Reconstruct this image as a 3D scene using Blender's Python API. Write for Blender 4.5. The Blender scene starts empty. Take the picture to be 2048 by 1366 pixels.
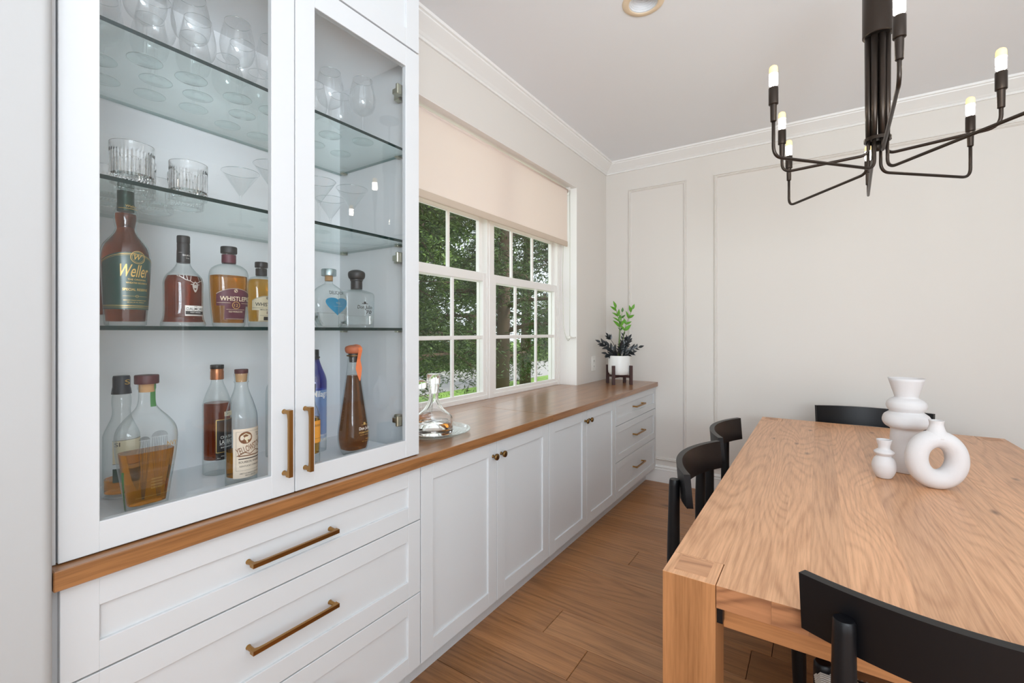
import bpy, bmesh, math, random
import numpy as np
from mathutils import Vector, Matrix
random.seed(7); rng = np.random.default_rng(7)
D = bpy.data; SC = bpy.context.scene; COL = SC.collection
PI = math.pi

# ---------------------------------------------------------------- camera
yaw = math.atan(612/913.4)
cam = D.cameras.new('camera'); co = D.objects.new('camera', cam); COL.objects.link(co)
cam.sensor_width = 36; cam.lens = 913.4/2048*36; cam.shift_y = -(683-662.5)/2048
co.location = (0, 0, 1.41); co.rotation_euler = (PI/2, 0, yaw); cam.clip_start = .05
SC.camera = co
# ---------------------------------------------------------------- world, sun, area lights, exposure
W = D.worlds.new('world'); SC.world = W; W.use_nodes = True
bg = W.node_tree.nodes['Background']; bg.inputs[0].default_value = (.86, .93, 1, 1); bg.inputs[1].default_value = 1.7
def light(name, kind, loc, energy, color=(1,1,1), rot=(0,0,0), size=1, size_y=None, **k):
    l = D.lights.new(name, kind); l.energy = energy; l.color = color
    if kind == 'AREA':
        l.size = size
        if size_y: l.shape = 'RECTANGLE'; l.size_y = size_y
    for a, b in k.items(): setattr(l, a, b)
    o = D.objects.new(name, l); COL.objects.link(o); o.location = loc; o.rotation_euler = rot
    return o
sun = light('sun', 'SUN', (0,0,20), 3.2, (1,.95,.86), (0,0,0)); sun.data.angle = .01
sun.rotation_euler = Vector((-.62, -.18, -.72)).to_track_quat('-Z', 'Y').to_euler()
# added fill lights, set in unseen wall openings behind and beside the camera
light('rear_fill_light', 'AREA', (.6, -4.35, 1.5), 60, (.86,.94,1), (PI/2, 0, 0), 4.0, 2.5)
light('side_fill_light', 'AREA', (2.75, -.95, 1.45), 19, (.95,.98,1), (PI/2, 0, PI/2), 2.8, 2.5)
# added fill light beside the camera, aimed up and forward to brighten the ceiling
bf = light('upward_fill_light', 'AREA', (1.55, -1.05, 1.65), 132, (.80,.905,1), (0, 0, 0), 1.5, 1.5)
bf.rotation_euler = Vector((-.12, .50, .86)).to_track_quat('-Z', 'Y').to_euler()
light('daylight_window', 'AREA', (-2.30, 2.6, 1.85), 11, (.95,.98,1), (PI/2, 0, -PI/2), 2.0, 1.7)
SC.view_settings.view_transform = 'Standard'; SC.view_settings.look = 'None'
SC.view_settings.gamma = 1; SC.view_settings.use_curve_mapping = False
SC.view_settings.exposure = 0.07
try:
    SC.cycles.max_bounces = 16; SC.cycles.transparent_max_bounces = 64; SC.cycles.transmission_bounces = 14
    SC.cycles.diffuse_bounces = 6; SC.cycles.glossy_bounces = 5; SC.cycles.caustics_refractive = False; SC.cycles.caustics_reflective = False
    SC.cycles.use_denoising = True; SC.cycles.sample_clamp_indirect = 6
except Exception: pass

# ---------------------------------------------------------------- materials
def srgb(r, g, b):
    f = lambda c: (c/255/12.92) if c/255 <= .04045 else ((c/255+.055)/1.055)**2.4
    return (f(r), f(g), f(b), 1)
def mat(name, col=(.8,.8,.8,1), rough=.5, metal=0, spec=.5, **k):
    m = D.materials.new(name); m.use_nodes = True; b = m.node_tree.nodes['Principled BSDF']
    b.inputs['Base Color'].default_value = col; b.inputs['Roughness'].default_value = rough
    b.inputs['Metallic'].default_value = metal; b.inputs['Specular IOR Level'].default_value = spec
    for a, v in k.items(): b.inputs[a.replace('_', ' ')].default_value = v
    m.diffuse_color = col
    return m
def N(m, t, **k):
    n = m.node_tree.nodes.new(t)
    for a, v in k.items(): setattr(n, a, v)
    return n
def L(m, a, b): m.node_tree.links.new(a, b)
def math_(m, op, a, b=None, clamp=False):
    n = N(m, 'ShaderNodeMath', operation=op); n.use_clamp = clamp
    for i, v in enumerate((a, b)):
        if v is None: continue
        if isinstance(v, (int, float)): n.inputs[i].default_value = v
        else: L(m, v, n.inputs[i])
    return n.outputs[0]
def mixc(m, fac, a, b, mode='MIX'):
    n = N(m, 'ShaderNodeMix', data_type='RGBA', blend_type=mode)
    for s, v in ((0, fac), (6, a), (7, b)):
        if isinstance(v, (int, float, tuple)): n.inputs[s].default_value = v
        else: L(m, v, n.inputs[s])
    return n.outputs[2]
def bump(m, h, strength, dist=.002):
    b = N(m, 'ShaderNodeBump'); b.inputs['Strength'].default_value = strength; b.inputs['Distance'].default_value = dist
    L(m, h, b.inputs['Height']); L(m, b.outputs[0], m.node_tree.nodes['Principled BSDF'].inputs['Normal'])
def noise(m, vec, scale, detail=2, rough=.5, dist=0):
    n = N(m, 'ShaderNodeTexNoise'); n.inputs['Scale'].default_value = scale; n.inputs['Detail'].default_value = detail
    n.inputs['Roughness'].default_value = rough; n.inputs['Distortion'].default_value = dist
    if vec is not None: L(m, vec, n.inputs['Vector'])
    return n.outputs[0]
def ramp(m, fac, stops):
    r = N(m, 'ShaderNodeValToRGB'); e = r.color_ramp.elements
    while len(e) < len(stops): e.new(.5)
    for i, (p, c) in enumerate(stops): e[i].position = p; e[i].color = c if len(c) == 4 else (*c, 1)
    L(m, fac, r.inputs[0]); return r.outputs[0]
def paint(name, col, rough=.5, bs=.08, sc=220, spec=.4):
    m = mat(name, col, rough, spec=spec); tc = N(m, 'ShaderNodeTexCoord')
    bump(m, noise(m, tc.outputs['Object'], sc, 3), bs, .001); return m
def wood(name, light_c, dark_c, axis='Y', ring=60, ring_amt=.5, fine_amt=.35, rough=.4, knots=.0, tone=.15, stretch=.16, bstr=.15, spec=.5, coat=0, grey=None):
    m = mat(name, light_c, rough, spec=spec); tc = N(m, 'ShaderNodeTexCoord'); oi = N(m, 'ShaderNodeObjectInfo')
    if coat: m.node_tree.nodes['Principled BSDF'].inputs['Coat Weight'].default_value = coat; m.node_tree.nodes['Principled BSDF'].inputs['Coat Roughness'].default_value = .25
    vm = N(m, 'ShaderNodeVectorMath', operation='MULTIPLY_ADD')
    cr = N(m, 'ShaderNodeCombineXYZ')
    for i, k in enumerate((37.1, 53.7, 21.3)): L(m, math_(m, 'MULTIPLY', oi.outputs['Random'], k), cr.inputs[i])
    vm.inputs[1].default_value = (1,1,1); L(m, tc.outputs['Object'], vm.inputs[0]); L(m, cr.outputs[0], vm.inputs[2])
    mp = N(m, 'ShaderNodeMapping'); s = {'X': (stretch,1,1), 'Y': (1,stretch,1), 'Z': (1,1,stretch)}[axis]; mp.inputs['Scale'].default_value = s
    L(m, vm.outputs[0], mp.inputs[0])
    v = mp.outputs[0]
    n1 = noise(m, v, 3.2, 1.5, .45, .25)
    field = math_(m, 'MULTIPLY', n1, ring)
    if knots:
        vo = N(m, 'ShaderNodeTexVoronoi'); vo.voronoi_dimensions = '2D'; vo.inputs['Scale'].default_value = knots
        mk = N(m, 'ShaderNodeMapping'); mk.inputs['Scale'].default_value = tuple(.55 if c == stretch else 1.3 for c in s); L(m, vm.outputs[0], mk.inputs[0]); L(m, mk.outputs[0], vo.inputs['Vector'])
        d = vo.outputs['Distance']
        field = math_(m, 'ADD', field, math_(m, 'DIVIDE', .22, math_(m, 'ADD', d, .10)))
        kn = math_(m, 'MULTIPLY', math_(m, 'SUBTRACT', 1, math_(m, 'DIVIDE', d, .050), True), math_(m, 'GREATER_THAN', N_sep(m, vo.outputs['Color']), .55))
    sn = math_(m, 'ADD', math_(m, 'MULTIPLY', math_(m, 'SINE', math_(m, 'MULTIPLY', field, 2.6)), .5), .5)
    rg = math_(m, 'POWER', sn, 3.0)
    mf = N(m, 'ShaderNodeMapping'); mf.inputs['Scale'].default_value = tuple(6 if c == stretch else 150 for c in s); L(m, vm.outputs[0], mf.inputs[0])
    fn = noise(m, mf.outputs[0], 1, 3, .6)
    fn = ramp(m, fn, [(.38, (0,0,0)), (.72, (1,1,1))])
    big = noise(m, v, 1.1, 2)
    fac = math_(m, 'ADD', math_(m, 'MULTIPLY', rg, ring_amt), math_(m, 'MULTIPLY', fn, fine_amt), True)
    c = mixc(m, fac, light_c, dark_c)
    if grey: c = mixc(m, ramp(m, oi.outputs['Random'], [(.35, (0,0,0)), (.9, (1,1,1))]), c, grey, 'MULTIPLY')
    t = math_(m, 'ADD', 1-tone, math_(m, 'MULTIPLY', math_(m, 'ADD', oi.outputs['Random'], big), tone))
    cc = N(m, 'ShaderNodeCombineColor'); [L(m, t, cc.inputs[i]) for i in range(3)]
    c = mixc(m, 1.0, c, cc.outputs[0], 'MULTIPLY')
    if knots: c = mixc(m, math_(m, 'MULTIPLY', kn, .8), c, tuple(x*.22 for x in dark_c[:3])+(1,))
    L(m, c, m.node_tree.nodes['Principled BSDF'].inputs['Base Color'])
    bump(m, fac, bstr, .0006)
    return m
def N_sep(m, c):
    n = N(m, 'ShaderNodeSeparateColor'); L(m, c, n.inputs[0]); return n.outputs[0]
def thin_glass(name, tint=(.97,.99,.985,1), f0=.045, power=5, gcol=(1,1,1,1), rough=0.0, edge=None):
    m = D.materials.new(name); m.use_nodes = True; nt = m.node_tree
    for n in list(nt.nodes):
        if n.type != 'OUTPUT_MATERIAL': nt.nodes.remove(n)
    out = nt.nodes['Material Output']
    lw = N(m, 'ShaderNodeLayerWeight'); lw.inputs[0].default_value = .5
    fr = math_(m, 'ADD', f0, math_(m, 'MULTIPLY', math_(m, 'POWER', lw.outputs['Facing'], power), 1-f0), True)
    tr = N(m, 'ShaderNodeBsdfTransparent'); tr.inputs[0].default_value = tint
    if edge: L(m, mixc(m, math_(m, 'POWER', lw.outputs['Facing'], 3.0), tint, edge), tr.inputs[0])
    gl = N(m, 'ShaderNodeBsdfGlossy'); gl.inputs['Roughness'].default_value = rough; gl.inputs[0].default_value = gcol
    mx = N(m, 'ShaderNodeMixShader'); L(m, fr, mx.inputs[0]); L(m, tr.outputs[0], mx.inputs[1]); L(m, gl.outputs[0], mx.inputs[2])
    L(m, mx.outputs[0], out.inputs[0]); m.diffuse_color = (.8,.9,.9,.3)
    return m
def real_glass(name, col=(1,1,1,1), ior=1.45, rough=0.0):
    return mat(name, col, rough, IOR=ior, Transmission_Weight=1.0)
def emit(name, col, s):
    m = mat(name, col); b = m.node_tree.nodes['Principled BSDF']
    b.inputs['Emission Color'].default_value = col; b.inputs['Emission Strength'].default_value = s; return m

M = {}
M['white'] = paint('white_satin_paint', srgb(208,210,211), .38, .02, 500)
M['cab_in'] = paint('cabinet_interior_paint', srgb(244,245,247), .5, .02, 500)  # whiter than the fronts, making up in colour for light missing inside
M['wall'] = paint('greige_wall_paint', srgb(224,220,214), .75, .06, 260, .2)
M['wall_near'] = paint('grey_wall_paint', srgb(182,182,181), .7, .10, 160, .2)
M['ceiling'] = paint('ceiling_paint', srgb(236,239,243), .9, .35, 55, .1)
M['trim'] = paint('trim_paint', srgb(238,238,236), .45, .02, 500)
M['reveal'] = paint('window_reveal_paint', srgb(240,238,235), .6, .03, 300)
M['vinyl'] = mat('window_vinyl', srgb(240,238,234), .35)
M['brass'] = mat('aged_brass', srgb(168,126,72), .34, 1)
M['brass_dark'] = mat('dark_brass', srgb(128,98,58), .38, 1)
M['bronze'] = mat('dark_bronze', srgb(64,56,50), .34, .8)
M['steel'] = mat('nickel_steel', srgb(170,168,150), .3, 1)
M['counter'] = wood('stained_oak_worktop', srgb(158,108,64), srgb(100,64,34), 'Y', 40, .25, .60, .30, tone=.08, stretch=.05, bstr=.06, coat=.6)
M['table'] = wood('natural_oak_table', srgb(220,168,126), srgb(160,108,70), 'Y', 84, .27, .50, .36, knots=2.4, tone=.20, stretch=.13, bstr=.1, coat=.1)
M['table_leg'] = wood('oak_table_leg', srgb(178,122,76), srgb(126,80,42), 'Z', 22, .35, .45, .45, tone=.08, stretch=.06, bstr=.15)
M['table_edge'] = wood('oak_table_end_grain', srgb(172,116,76), srgb(112,68,40), 'X', 40, .6, .3, .5, tone=.12, stretch=.5, bstr=.2)
M['tenon'] = wood('oak_tenon_end_grain', srgb(196,146,108), srgb(146,98,66), 'X', 60, .6, .3, .45, tone=.1, stretch=.4, bstr=.2)
M['apron'] = wood('oak_apron', srgb(184,126,78), srgb(132,82,46), 'X', 22, .3, .45, .45, tone=.08, stretch=.06)
M['floor'] = wood('brown_oak_floor', srgb(186,132,86), srgb(120,80,50), 'X', 46, .32, .5, .36, knots=1.2, tone=.62, stretch=.075, bstr=.2, grey=(.80,.84,.90,1))
M['black'] = paint('black_stained_wood', srgb(11,11,14), .38, .12, 90, .3)
M['black_in'] = M['black']
M['cord'] = mat('white_paper_cord', srgb(214,210,200), .8)
M['ceramic'] = paint('matte_white_ceramic', srgb(213,210,209), .85, .5, 420, .2)
M['pane'] = thin_glass('clear_door_glass', (.990,.995,.993,1), .034)
M['wpane'] = thin_glass('window_glass', (.98,.99,.985,1), .035)
M['shelf_glass'] = thin_glass('shelf_glass', (.90,.955,.94,1), .05)
M['shelf_edge'] = mat('shelf_glass_edge', srgb(6,34,32), .4, spec=.15)
M['shelf_back'] = thin_glass('shelf_glass_back_edge', (.42,.56,.54,1), .05)
M['stem_glass'] = thin_glass('stemware_glass', (.975,.98,.98,1), .05, 3.0, edge=(.86,.88,.885,1))
M['bottle_glass'] = thin_glass('bottle_glass', (.97,.98,.975,1), .03, 4.0, edge=(.42,.52,.52,1))
M['blue_glass'] = thin_glass('blue_bottle_glass', (.02,.10,.55,1), .06, 3.6)
M['blue_clear'] = thin_glass('pale_blue_bottle_glass', (.52,.66,.86,1), .06, 3.6)
M['rim_glass'] = thin_glass('glass_rim', (.66,.71,.71,1), .25, 2)
M['crystal'] = real_glass('crystal', (1,1,1,1), 1.5)
M['water_liq'] = real_glass('clear_spirit', (.97,.99,.985,1), 1.33)
def liq(n, r, g, b): M[n] = real_glass(n, (r,g,b,1), 1.2)
liq('amber_dark', .36,.065,.006); liq('amber_red', .34,.045,.008); liq('amber', .70,.26,.025); liq('amber_light', .88,.44,.05); liq('amber_deep', .27,.075,.012)
M['gold'] = mat('gold_print', srgb(214,178,104), .35, .6)
M['silver'] = mat('silver_print', srgb(214,210,205), .3, .7)
M['ink'] = mat('black_print', srgb(30,26,24), .6)
M['white_print'] = mat('white_print', srgb(235,232,226), .6)
M['cream'] = mat('cream_label_paper', srgb(224,210,178), .7)
M['paper'] = mat('aged_label_paper', srgb(222,206,186), .7)
M['green_label'] = mat('dark_green_label', srgb(12,62,52), .3, spec=.8)
M['green_cap'] = mat('green_cap_foil', srgb(18,58,46), .35, .3)
M['green_strip'] = mat('green_strip_paper', srgb(58,118,62), .6)
M['maroon'] = mat('maroon_label', srgb(84,28,44), .5)
M['black_label'] = mat('black_label', srgb(32,26,24), .4)
M['black_cap'] = mat('black_cap', srgb(26,24,26), .45)
M['navy_cap'] = mat('navy_cap_foil', srgb(14,30,44), .4)
M['copper'] = mat('copper_foil', srgb(186,122,84), .35, .7)
M['cork'] = paint('cork', srgb(178,140,98), .85, .4, 120)
M['maroon_cap'] = mat('maroon_cap', srgb(72,22,28), .5)
M['orange_rib'] = mat('orange_seal_paper', srgb(236,124,70), .6)
M['orange_label'] = mat('orange_label_paper', srgb(240,160,50), .6)
M['terracotta'] = mat('brown_stopper', srgb(186,98,60), .55)
M['teal'] = mat('turquoise_label', srgb(30,136,176), .5)
M['alu'] = mat('aluminium_cap', srgb(176,190,192), .35, .8)
M['brown_print'] = mat('brown_print', srgb(120,74,40), .6)
M['pot'] = paint('white_glazed_pot', srgb(234,236,234), .35, .02, 300)
M['stand'] = mat('dark_walnut_stand', srgb(62,34,32), .45)
M['soil'] = paint('potting_soil', srgb(60,48,40), .95, .8, 200)
M['leaf_dark'] = mat('raven_leaf', srgb(26,32,36), .3, spec=.6)
M['leaf_green'] = mat('fresh_green_leaf', srgb(96,156,44), .4)
M['leaf_mid'] = mat('mid_green_leaf', srgb(64,112,40), .4)
M['stem_green'] = mat('plant_stem', srgb(96,120,60), .5)
M['stem_dark'] = mat('dark_plant_stem', srgb(44,44,36), .5)
M['plate'] = mat('outlet_plate', srgb(238,236,230), .4)
M['slot'] = mat('outlet_slots', srgb(70,66,60), .6)
M['bulb'] = emit('lit_bulb', (1,.88,.72,1), 48)
M['bulb_top'] = emit('bulb_top_glow', (1,.64,.26,1), 1.15)
M['can_trim'] = mat('almond_trim_ring', srgb(232,212,184), .5)
M['can_in'] = mat('white_baffle', srgb(222,224,226), .35)
def fabric():
    m = mat('shade_fabric', srgb(246,240,236), .9, spec=.1); b = m.node_tree.nodes['Principled BSDF']
    tl = N(m, 'ShaderNodeBsdfTranslucent'); tl.inputs[0].default_value = srgb(250,236,226)
    mx = N(m, 'ShaderNodeMixShader'); mx.inputs[0].default_value = .5
    out = m.node_tree.nodes['Material Output']; L(m, b.outputs[0], mx.inputs[1]); L(m, tl.outputs[0], mx.inputs[2]); L(m, mx.outputs[0], out.inputs[0])
    tc = N(m, 'ShaderNodeTexCoord'); bump(m, noise(m, tc.outputs['Object'], 900, 1), .1, .0005)
    return m
M['fabric'] = fabric()
M['shade_bar'] = mat('shade_hem_fabric', srgb(206,190,172), .8)
M['siding'] = mat('exterior_trim_paint', srgb(235,236,236), .6)
def grass():
    m = mat('lawn_grass', srgb(110,150,60), .9); tc = N(m, 'ShaderNodeTexCoord')
    L(m, ramp(m, noise(m, tc.outputs['Object'], 9, 5, .7), [(.3, srgb(60,92,34)), (.55, srgb(126,164,66)), (.8, srgb(180,190,110))]), m.node_tree.nodes['Principled BSDF'].inputs['Base Color']); return m
M['grass'] = grass()
def needle(n, a, b):
    m = mat(n, a, .6, spec=.3); gi = N(m, 'ShaderNodeTexCoord')
    L(m, mixc(m, ramp(m, noise(m, gi.outputs['Object'], 3.5, 4, .7), [(.35, (0,0,0)), (.65, (1,1,1))]), a, b), m.node_tree.nodes['Principled BSDF'].inputs['Base Color']); return m
M['needle'] = needle('evergreen_foliage', srgb(26,46,24), srgb(84,108,46))
M['needle_far'] = needle('far_foliage', srgb(58,86,44), srgb(130,158,76))
M['bark'] = paint('bark', srgb(92,76,62), .9, .8, 40)
M['asphalt'] = paint('asphalt', srgb(160,158,156), .9, .3, 60)
M['concrete'] = paint('kerb_concrete', srgb(200,196,188), .9, .3, 60)
M['stucco'] = paint('far_house_stucco', srgb(210,196,178), .9, .3, 40)

# ---------------------------------------------------------------- helpers
def new_obj(name, me, m, parent=None, smooth=False, keep=True):
    if m is not None:
        for x in (m if isinstance(m, (list, tuple)) else [m]): me.materials.append(x)
    if smooth: me.polygons.foreach_set('use_smooth', [True]*len(me.polygons))
    o = D.objects.new(name, me); COL.objects.link(o)
    if parent is not None: o.parent = parent
    return o
class MB:
    def __init__(s): s.v = []; s.f = []; s.mi = []
    def add(s, vs, fs, mi=0):
        n = len(s.v); s.v += [tuple(v) for v in vs]; s.f += [tuple(i+n for i in f) for f in fs]; s.mi += [mi]*len(fs); return s
    def box(s, x0, x1, y0, y1, z0, z1, b=0, mi=0):
        if b:
            bm = bmesh.new(); bmesh.ops.create_cube(bm, size=1)
            for v in bm.verts: v.co = ((x0+x1)/2+v.co.x*(x1-x0), (y0+y1)/2+v.co.y*(y1-y0), (z0+z1)/2+v.co.z*(z1-z0))
            bmesh.ops.bevel(bm, geom=bm.edges[:], offset=b, segments=1, affect='EDGES'); bm.verts.index_update()
            s.add([v.co[:] for v in bm.verts], [[v.index for v in f.verts] for f in bm.faces], mi); bm.free(); return s
        return s.add([(x,y,z) for x in (x0,x1) for y in (y0,y1) for z in (z0,z1)],
              [(0,1,3,2),(4,6,7,5),(0,4,5,1),(2,3,7,6),(0,2,6,4),(1,5,7,3)], mi)
    def tube(s, pts, r, n=10, caps=True, mi=0):
        pts = [Vector(p) for p in pts]; rs = r if isinstance(r, (list, tuple)) else [r]*len(pts)
        t0 = (pts[1]-pts[0]).normalized(); up = Vector((0,0,1)) if abs(t0.z) < .9 else Vector((1,0,0))
        u = t0.cross(up).normalized(); vs = []
        for i, p in enumerate(pts):
            a = (pts[i]-pts[i-1]).normalized() if i else t0; b = (pts[i+1]-pts[i]).normalized() if i < len(pts)-1 else a
            t = (a+b); t = t.normalized() if t.length > 1e-6 else a
            u = (u - t*u.dot(t)); u = u.normalized() if u.length > 1e-6 else t.orthogonal().normalized(); w = t.cross(u)
            for k in range(n): vs.append(p + (u*math.cos(2*PI*k/n) + w*math.sin(2*PI*k/n))*rs[i])
        fs = [(i*n+k, i*n+(k+1)%n, (i+1)*n+(k+1)%n, (i+1)*n+k) for i in range(len(pts)-1) for k in range(n)]
        if caps: fs += [tuple(range(n))[::-1], tuple((len(pts)-1)*n+k for k in range(n))]
        return s.add(vs, fs, mi)
    def lathe(s, prof, n=32, c=(0,0), sx=1, sy=1, p=2, capb=True, capt=True, mi=0):
        un = unit(n, p); vs = []
        for q in prof:
            r, z = q[0], q[1]
            vs += [(c[0]+r*sx*x, c[1]+r*sy*y, z) for x, y in un]
        m_ = len(prof)
        fs = [(i*n+k, i*n+(k+1)%n, (i+1)*n+(k+1)%n, (i+1)*n+k) for i in range(m_-1) for k in range(n)]
        if capb: fs.append(tuple(range(n))[::-1])
        if capt: fs.append(tuple((m_-1)*n+k for k in range(n)))
        return s.add(vs, fs, mi)
    def build(s, name, m, parent=None, smooth=False, world=False, auto=False, kind=None):
        me = D.meshes.new(name); me.from_pydata(s.v, [], s.f)
        if any(s.mi): me.polygons.foreach_set('material_index', s.mi)
        me.update()
        o = new_obj(name, me, m, parent, smooth)
        if auto:
            me.polygons.foreach_set('use_smooth', [True]*len(me.polygons))
            try: me.set_sharp_from_angle(angle=math.radians(38))
            except Exception: pass
        if world and parent is not None: o.location = -Vector(origin_of(parent))
        if kind: o['kind'] = kind
        return o
def unit(n, p):
    out = []
    for k in range(n):
        t = 2*PI*k/n; c, s = math.cos(t), math.sin(t); e = 2/p
        out.append((math.copysign(abs(c)**e, c), math.copysign(abs(s)**e, s)))
    return out
def origin_of(o):
    v = Vector((0,0,0))
    while o is not None: v += o.location; o = o.parent
    return v
def thing(name, label, cat, loc=(0,0,0), rz=0, group=None):
    o = D.objects.new(name, None); COL.objects.link(o); o.location = loc; o.rotation_euler = (0,0,rz); o.empty_display_size = .05
    return tag(o, label, cat, group)
def tag(o, label, cat, group=None):
    o['label'] = label; o['category'] = cat
    if group: o['group'] = group
    return o
def struct(o): o['kind'] = 'structure'; return o
def plab(o, l): o['label'] = l; return o
def copy_tree(o, parent=None):
    c = o.copy(); COL.objects.link(c)
    if parent is not None: c.parent = parent; c.matrix_parent_inverse = Matrix()
    for ch in [x for x in kids.get(o.name, [])] if False else list(o.children): copy_tree(ch, c)
    return c
kids = {}
def fillet(pts, r, n=6):
    pts = [Vector(p) for p in pts]; out = [pts[0]]
    for i in range(1, len(pts)-1):
        a, b, c = pts[i-1], pts[i], pts[i+1]; d1 = (a-b).normalized(); d2 = (c-b).normalized()
        k = min(r, (a-b).length*.45, (c-b).length*.45)
        p0 = b+d1*k; p2 = b+d2*k
        for j in range(n+1):
            t = j/n; out.append(p0*(1-t)**2 + b*2*t*(1-t) + p2*t*t)
    out.append(pts[-1]); return out
def smooth_prof(pr, n=4):
    out = []
    P = [pr[0]]+list(pr)+[pr[-1]]
    for i in range(1, len(P)-2):
        p0, p1, p2, p3 = [Vector((a[0], a[1])) for a in P[i-1:i+3]]
        for j in range(n):
            t = j/n
            v = .5*((2*p1)+(p2-p0)*t+(2*p0-5*p1+4*p2-p3)*t*t+(3*p1-p0-3*p2+p3)*t**3); out.append((max(v.x, .0005), min(max(v.y, p1.y if p1.y < p2.y else p2.y), max(p1.y, p2.y))))
    out.append(pr[-1]); return out
_tc = {}
def text_geo(txt, shear=0):
    k = (txt, shear)
    if k in _tc: return _tc[k]
    cu = D.curves.new('t', 'FONT'); cu.body = txt; cu.shear = shear; cu.resolution_u = 3; cu.align_x = 'CENTER'; cu.offset = .008
    o = D.objects.new('t', cu); COL.objects.link(o); dg = bpy.context.evaluated_depsgraph_get(); dg.update()
    me = D.meshes.new_from_object(o.evaluated_get(dg)); v = np.array([q.co[:] for q in me.vertices]) if len(me.vertices) else np.zeros((0,3))
    f = [tuple(p.vertices) for p in me.polygons]; D.objects.remove(o); D.curves.remove(cu); D.meshes.remove(me)
    if len(v):
        mn, mx = v.min(0), v.max(0); v = (v-(mn+mx)/2)/(mx[0]-mn[0]); asp = (mx[1]-mn[1])/(mx[0]-mn[0])
    else: asp = 1
    _tc[k] = (v, f, asp); return _tc[k]
class Surf:
    """surface of a bottle: profile (r,z), superellipse section, front is +X"""
    def __init__(s, prof, sx=1, p=2, flat=False):
        s.pr = prof; s.sx = sx; s.p = p; u = []
        for k in range(241):
            t = -PI+2*PI*k/240; c, q = math.cos(t), math.sin(t); e = 2/p
            u.append((sx*math.copysign(abs(c)**e, c), math.copysign(abs(q)**e, q)))
        s.u = np.array(u); d = np.hypot(*np.diff(s.u, axis=0).T); s.L = np.concatenate([[0], np.cumsum(d)]); s.L -= s.L[120]
    def r(s, z):
        zs = [q[1] for q in s.pr]; rs = [q[0] for q in s.pr]; return float(np.interp(z, zs, rs))
    def at(s, a, z, off=.0006):
        r = s.r(z); l = a/max(r, 1e-4); x = np.interp(l, s.L, s.u[:,0]); y = np.interp(l, s.L, s.u[:,1])
        e = .01; x2 = np.interp(l+e, s.L, s.u[:,0]); y2 = np.interp(l+e, s.L, s.u[:,1]); t = np.array([x2-x, y2-y]); t /= max(np.linalg.norm(t), 1e-9)
        return (r*x + t[1]*off, r*y - t[0]*off, z)
    def patch(s, mb, a0, a1, z0, z1, off=.0004, n=14, m_=8, top=None):
        vs = []
        for j in range(m_+1):
            for i in range(n+1):
                a = a0+(a1-a0)*i/n; zt = z1 if top is None else z1+top*(1-((2*i/n)-1)**2)
                vs.append(s.at(a, z0+(zt-z0)*j/m_, off))
        mb.add(vs, [(j*(n+1)+i, j*(n+1)+i+1, (j+1)*(n+1)+i+1, (j+1)*(n+1)+i) for j in range(m_) for i in range(n)]); return mb
    def text(s, mb, txt, a, z, w, h=None, off=.0009, shear=0, rot=0):
        v, f, asp = text_geo(txt, shear); h = h or w*asp; c, q = math.cos(rot), math.sin(rot); vs = []
        for x, y, _ in v:
            X, Y = x*w, y/asp*h if asp else 0
            vs.append(s.at(a+X*c-Y*q, z+X*q+Y*c, off))
        mb.add(vs, f); return mb
    def line(s, mb, pts, w, off=.0009):
        for (a0, z0), (a1, z1) in zip(pts[:-1], pts[1:]):
            d = math.hypot(a1-a0, z1-z0)
            if d < 1e-6: continue
            nx, nz = -(z1-z0)/d*w/2, (a1-a0)/d*w/2; k = max(1, int(d/.006)); vs = []
            for i in range(k+1):
                t = i/k; a = a0+(a1-a0)*t; z = z0+(z1-z0)*t
                vs += [s.at(a+nx, z+nz, off), s.at(a-nx, z-nz, off)]
            mb.add(vs, [(2*i, 2*i+1, 2*i+3, 2*i+2) for i in range(k)])
        return mb
    def ring(s, mb, a, z, r, w, off=.0009, n=24): return s.line(mb, [(a+r*math.cos(2*PI*k/n), z+r*math.sin(2*PI*k/n)) for k in range(n+1)], w, off)
    def disc(s, mb, a, z, r, off=.0007, n=20):
        vs = [s.at(a, z, off)]+[s.at(a+r*math.cos(2*PI*k/n), z+r*math.sin(2*PI*k/n), off) for k in range(n)]
        mb.add(vs, [(0, 1+k, 1+(k+1)%n) for k in range(n)]); return mb

# ================================================================= SETTING
H_C = 3.06; XW = -1.765; YB = 4.33; XR = 2.45; YR = -4.4
# floor: sub floor and boards
struct(MB().box(-2.6, XR+.6, YR-.3, YB+.3, -.25, -.021).build('subfloor', M['concrete'])).name = 'floor_base'
fl = D.objects.new('floor', None); COL.objects.link(fl); struct(fl)
# plank parts, with the end joints that can be read in the photograph
joints = {2: [-.845], 3: [-1.072], 7: [-.951]}
board_i = 0
for k in range(-3, 15):
    y0 = 1.452+.2045*(k-1); 
    if y0 > YB: break
    y1 = min(y0+.2045, YB); js = sorted(joints.get(k, []) + ([] if k in joints else [random.uniform(-.28, .5)])); 
    e = [XW+.2] + js; x = js[-1]
    while x < XR: x += random.uniform(1.2, 1.9); e.append(min(x, XR))
    for a, b in zip(e[:-1], e[1:]):
        if b-a < .05: continue
        o = MB().box(a+.0011, b-.0011, y0+.0011, y1-.0011, -.02, 0, .0022).build('plank', M['floor'], fl)
for nm, ya, yb in (('plank', YR, 1.452-.2045*4),):
    y = yb
    while y > ya:
        o = MB().box(-3, XR, max(y-.2045, ya)+.0006, y-.0006, -.02, 0).build('plank', M['floor'], fl); y -= .2045
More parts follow.
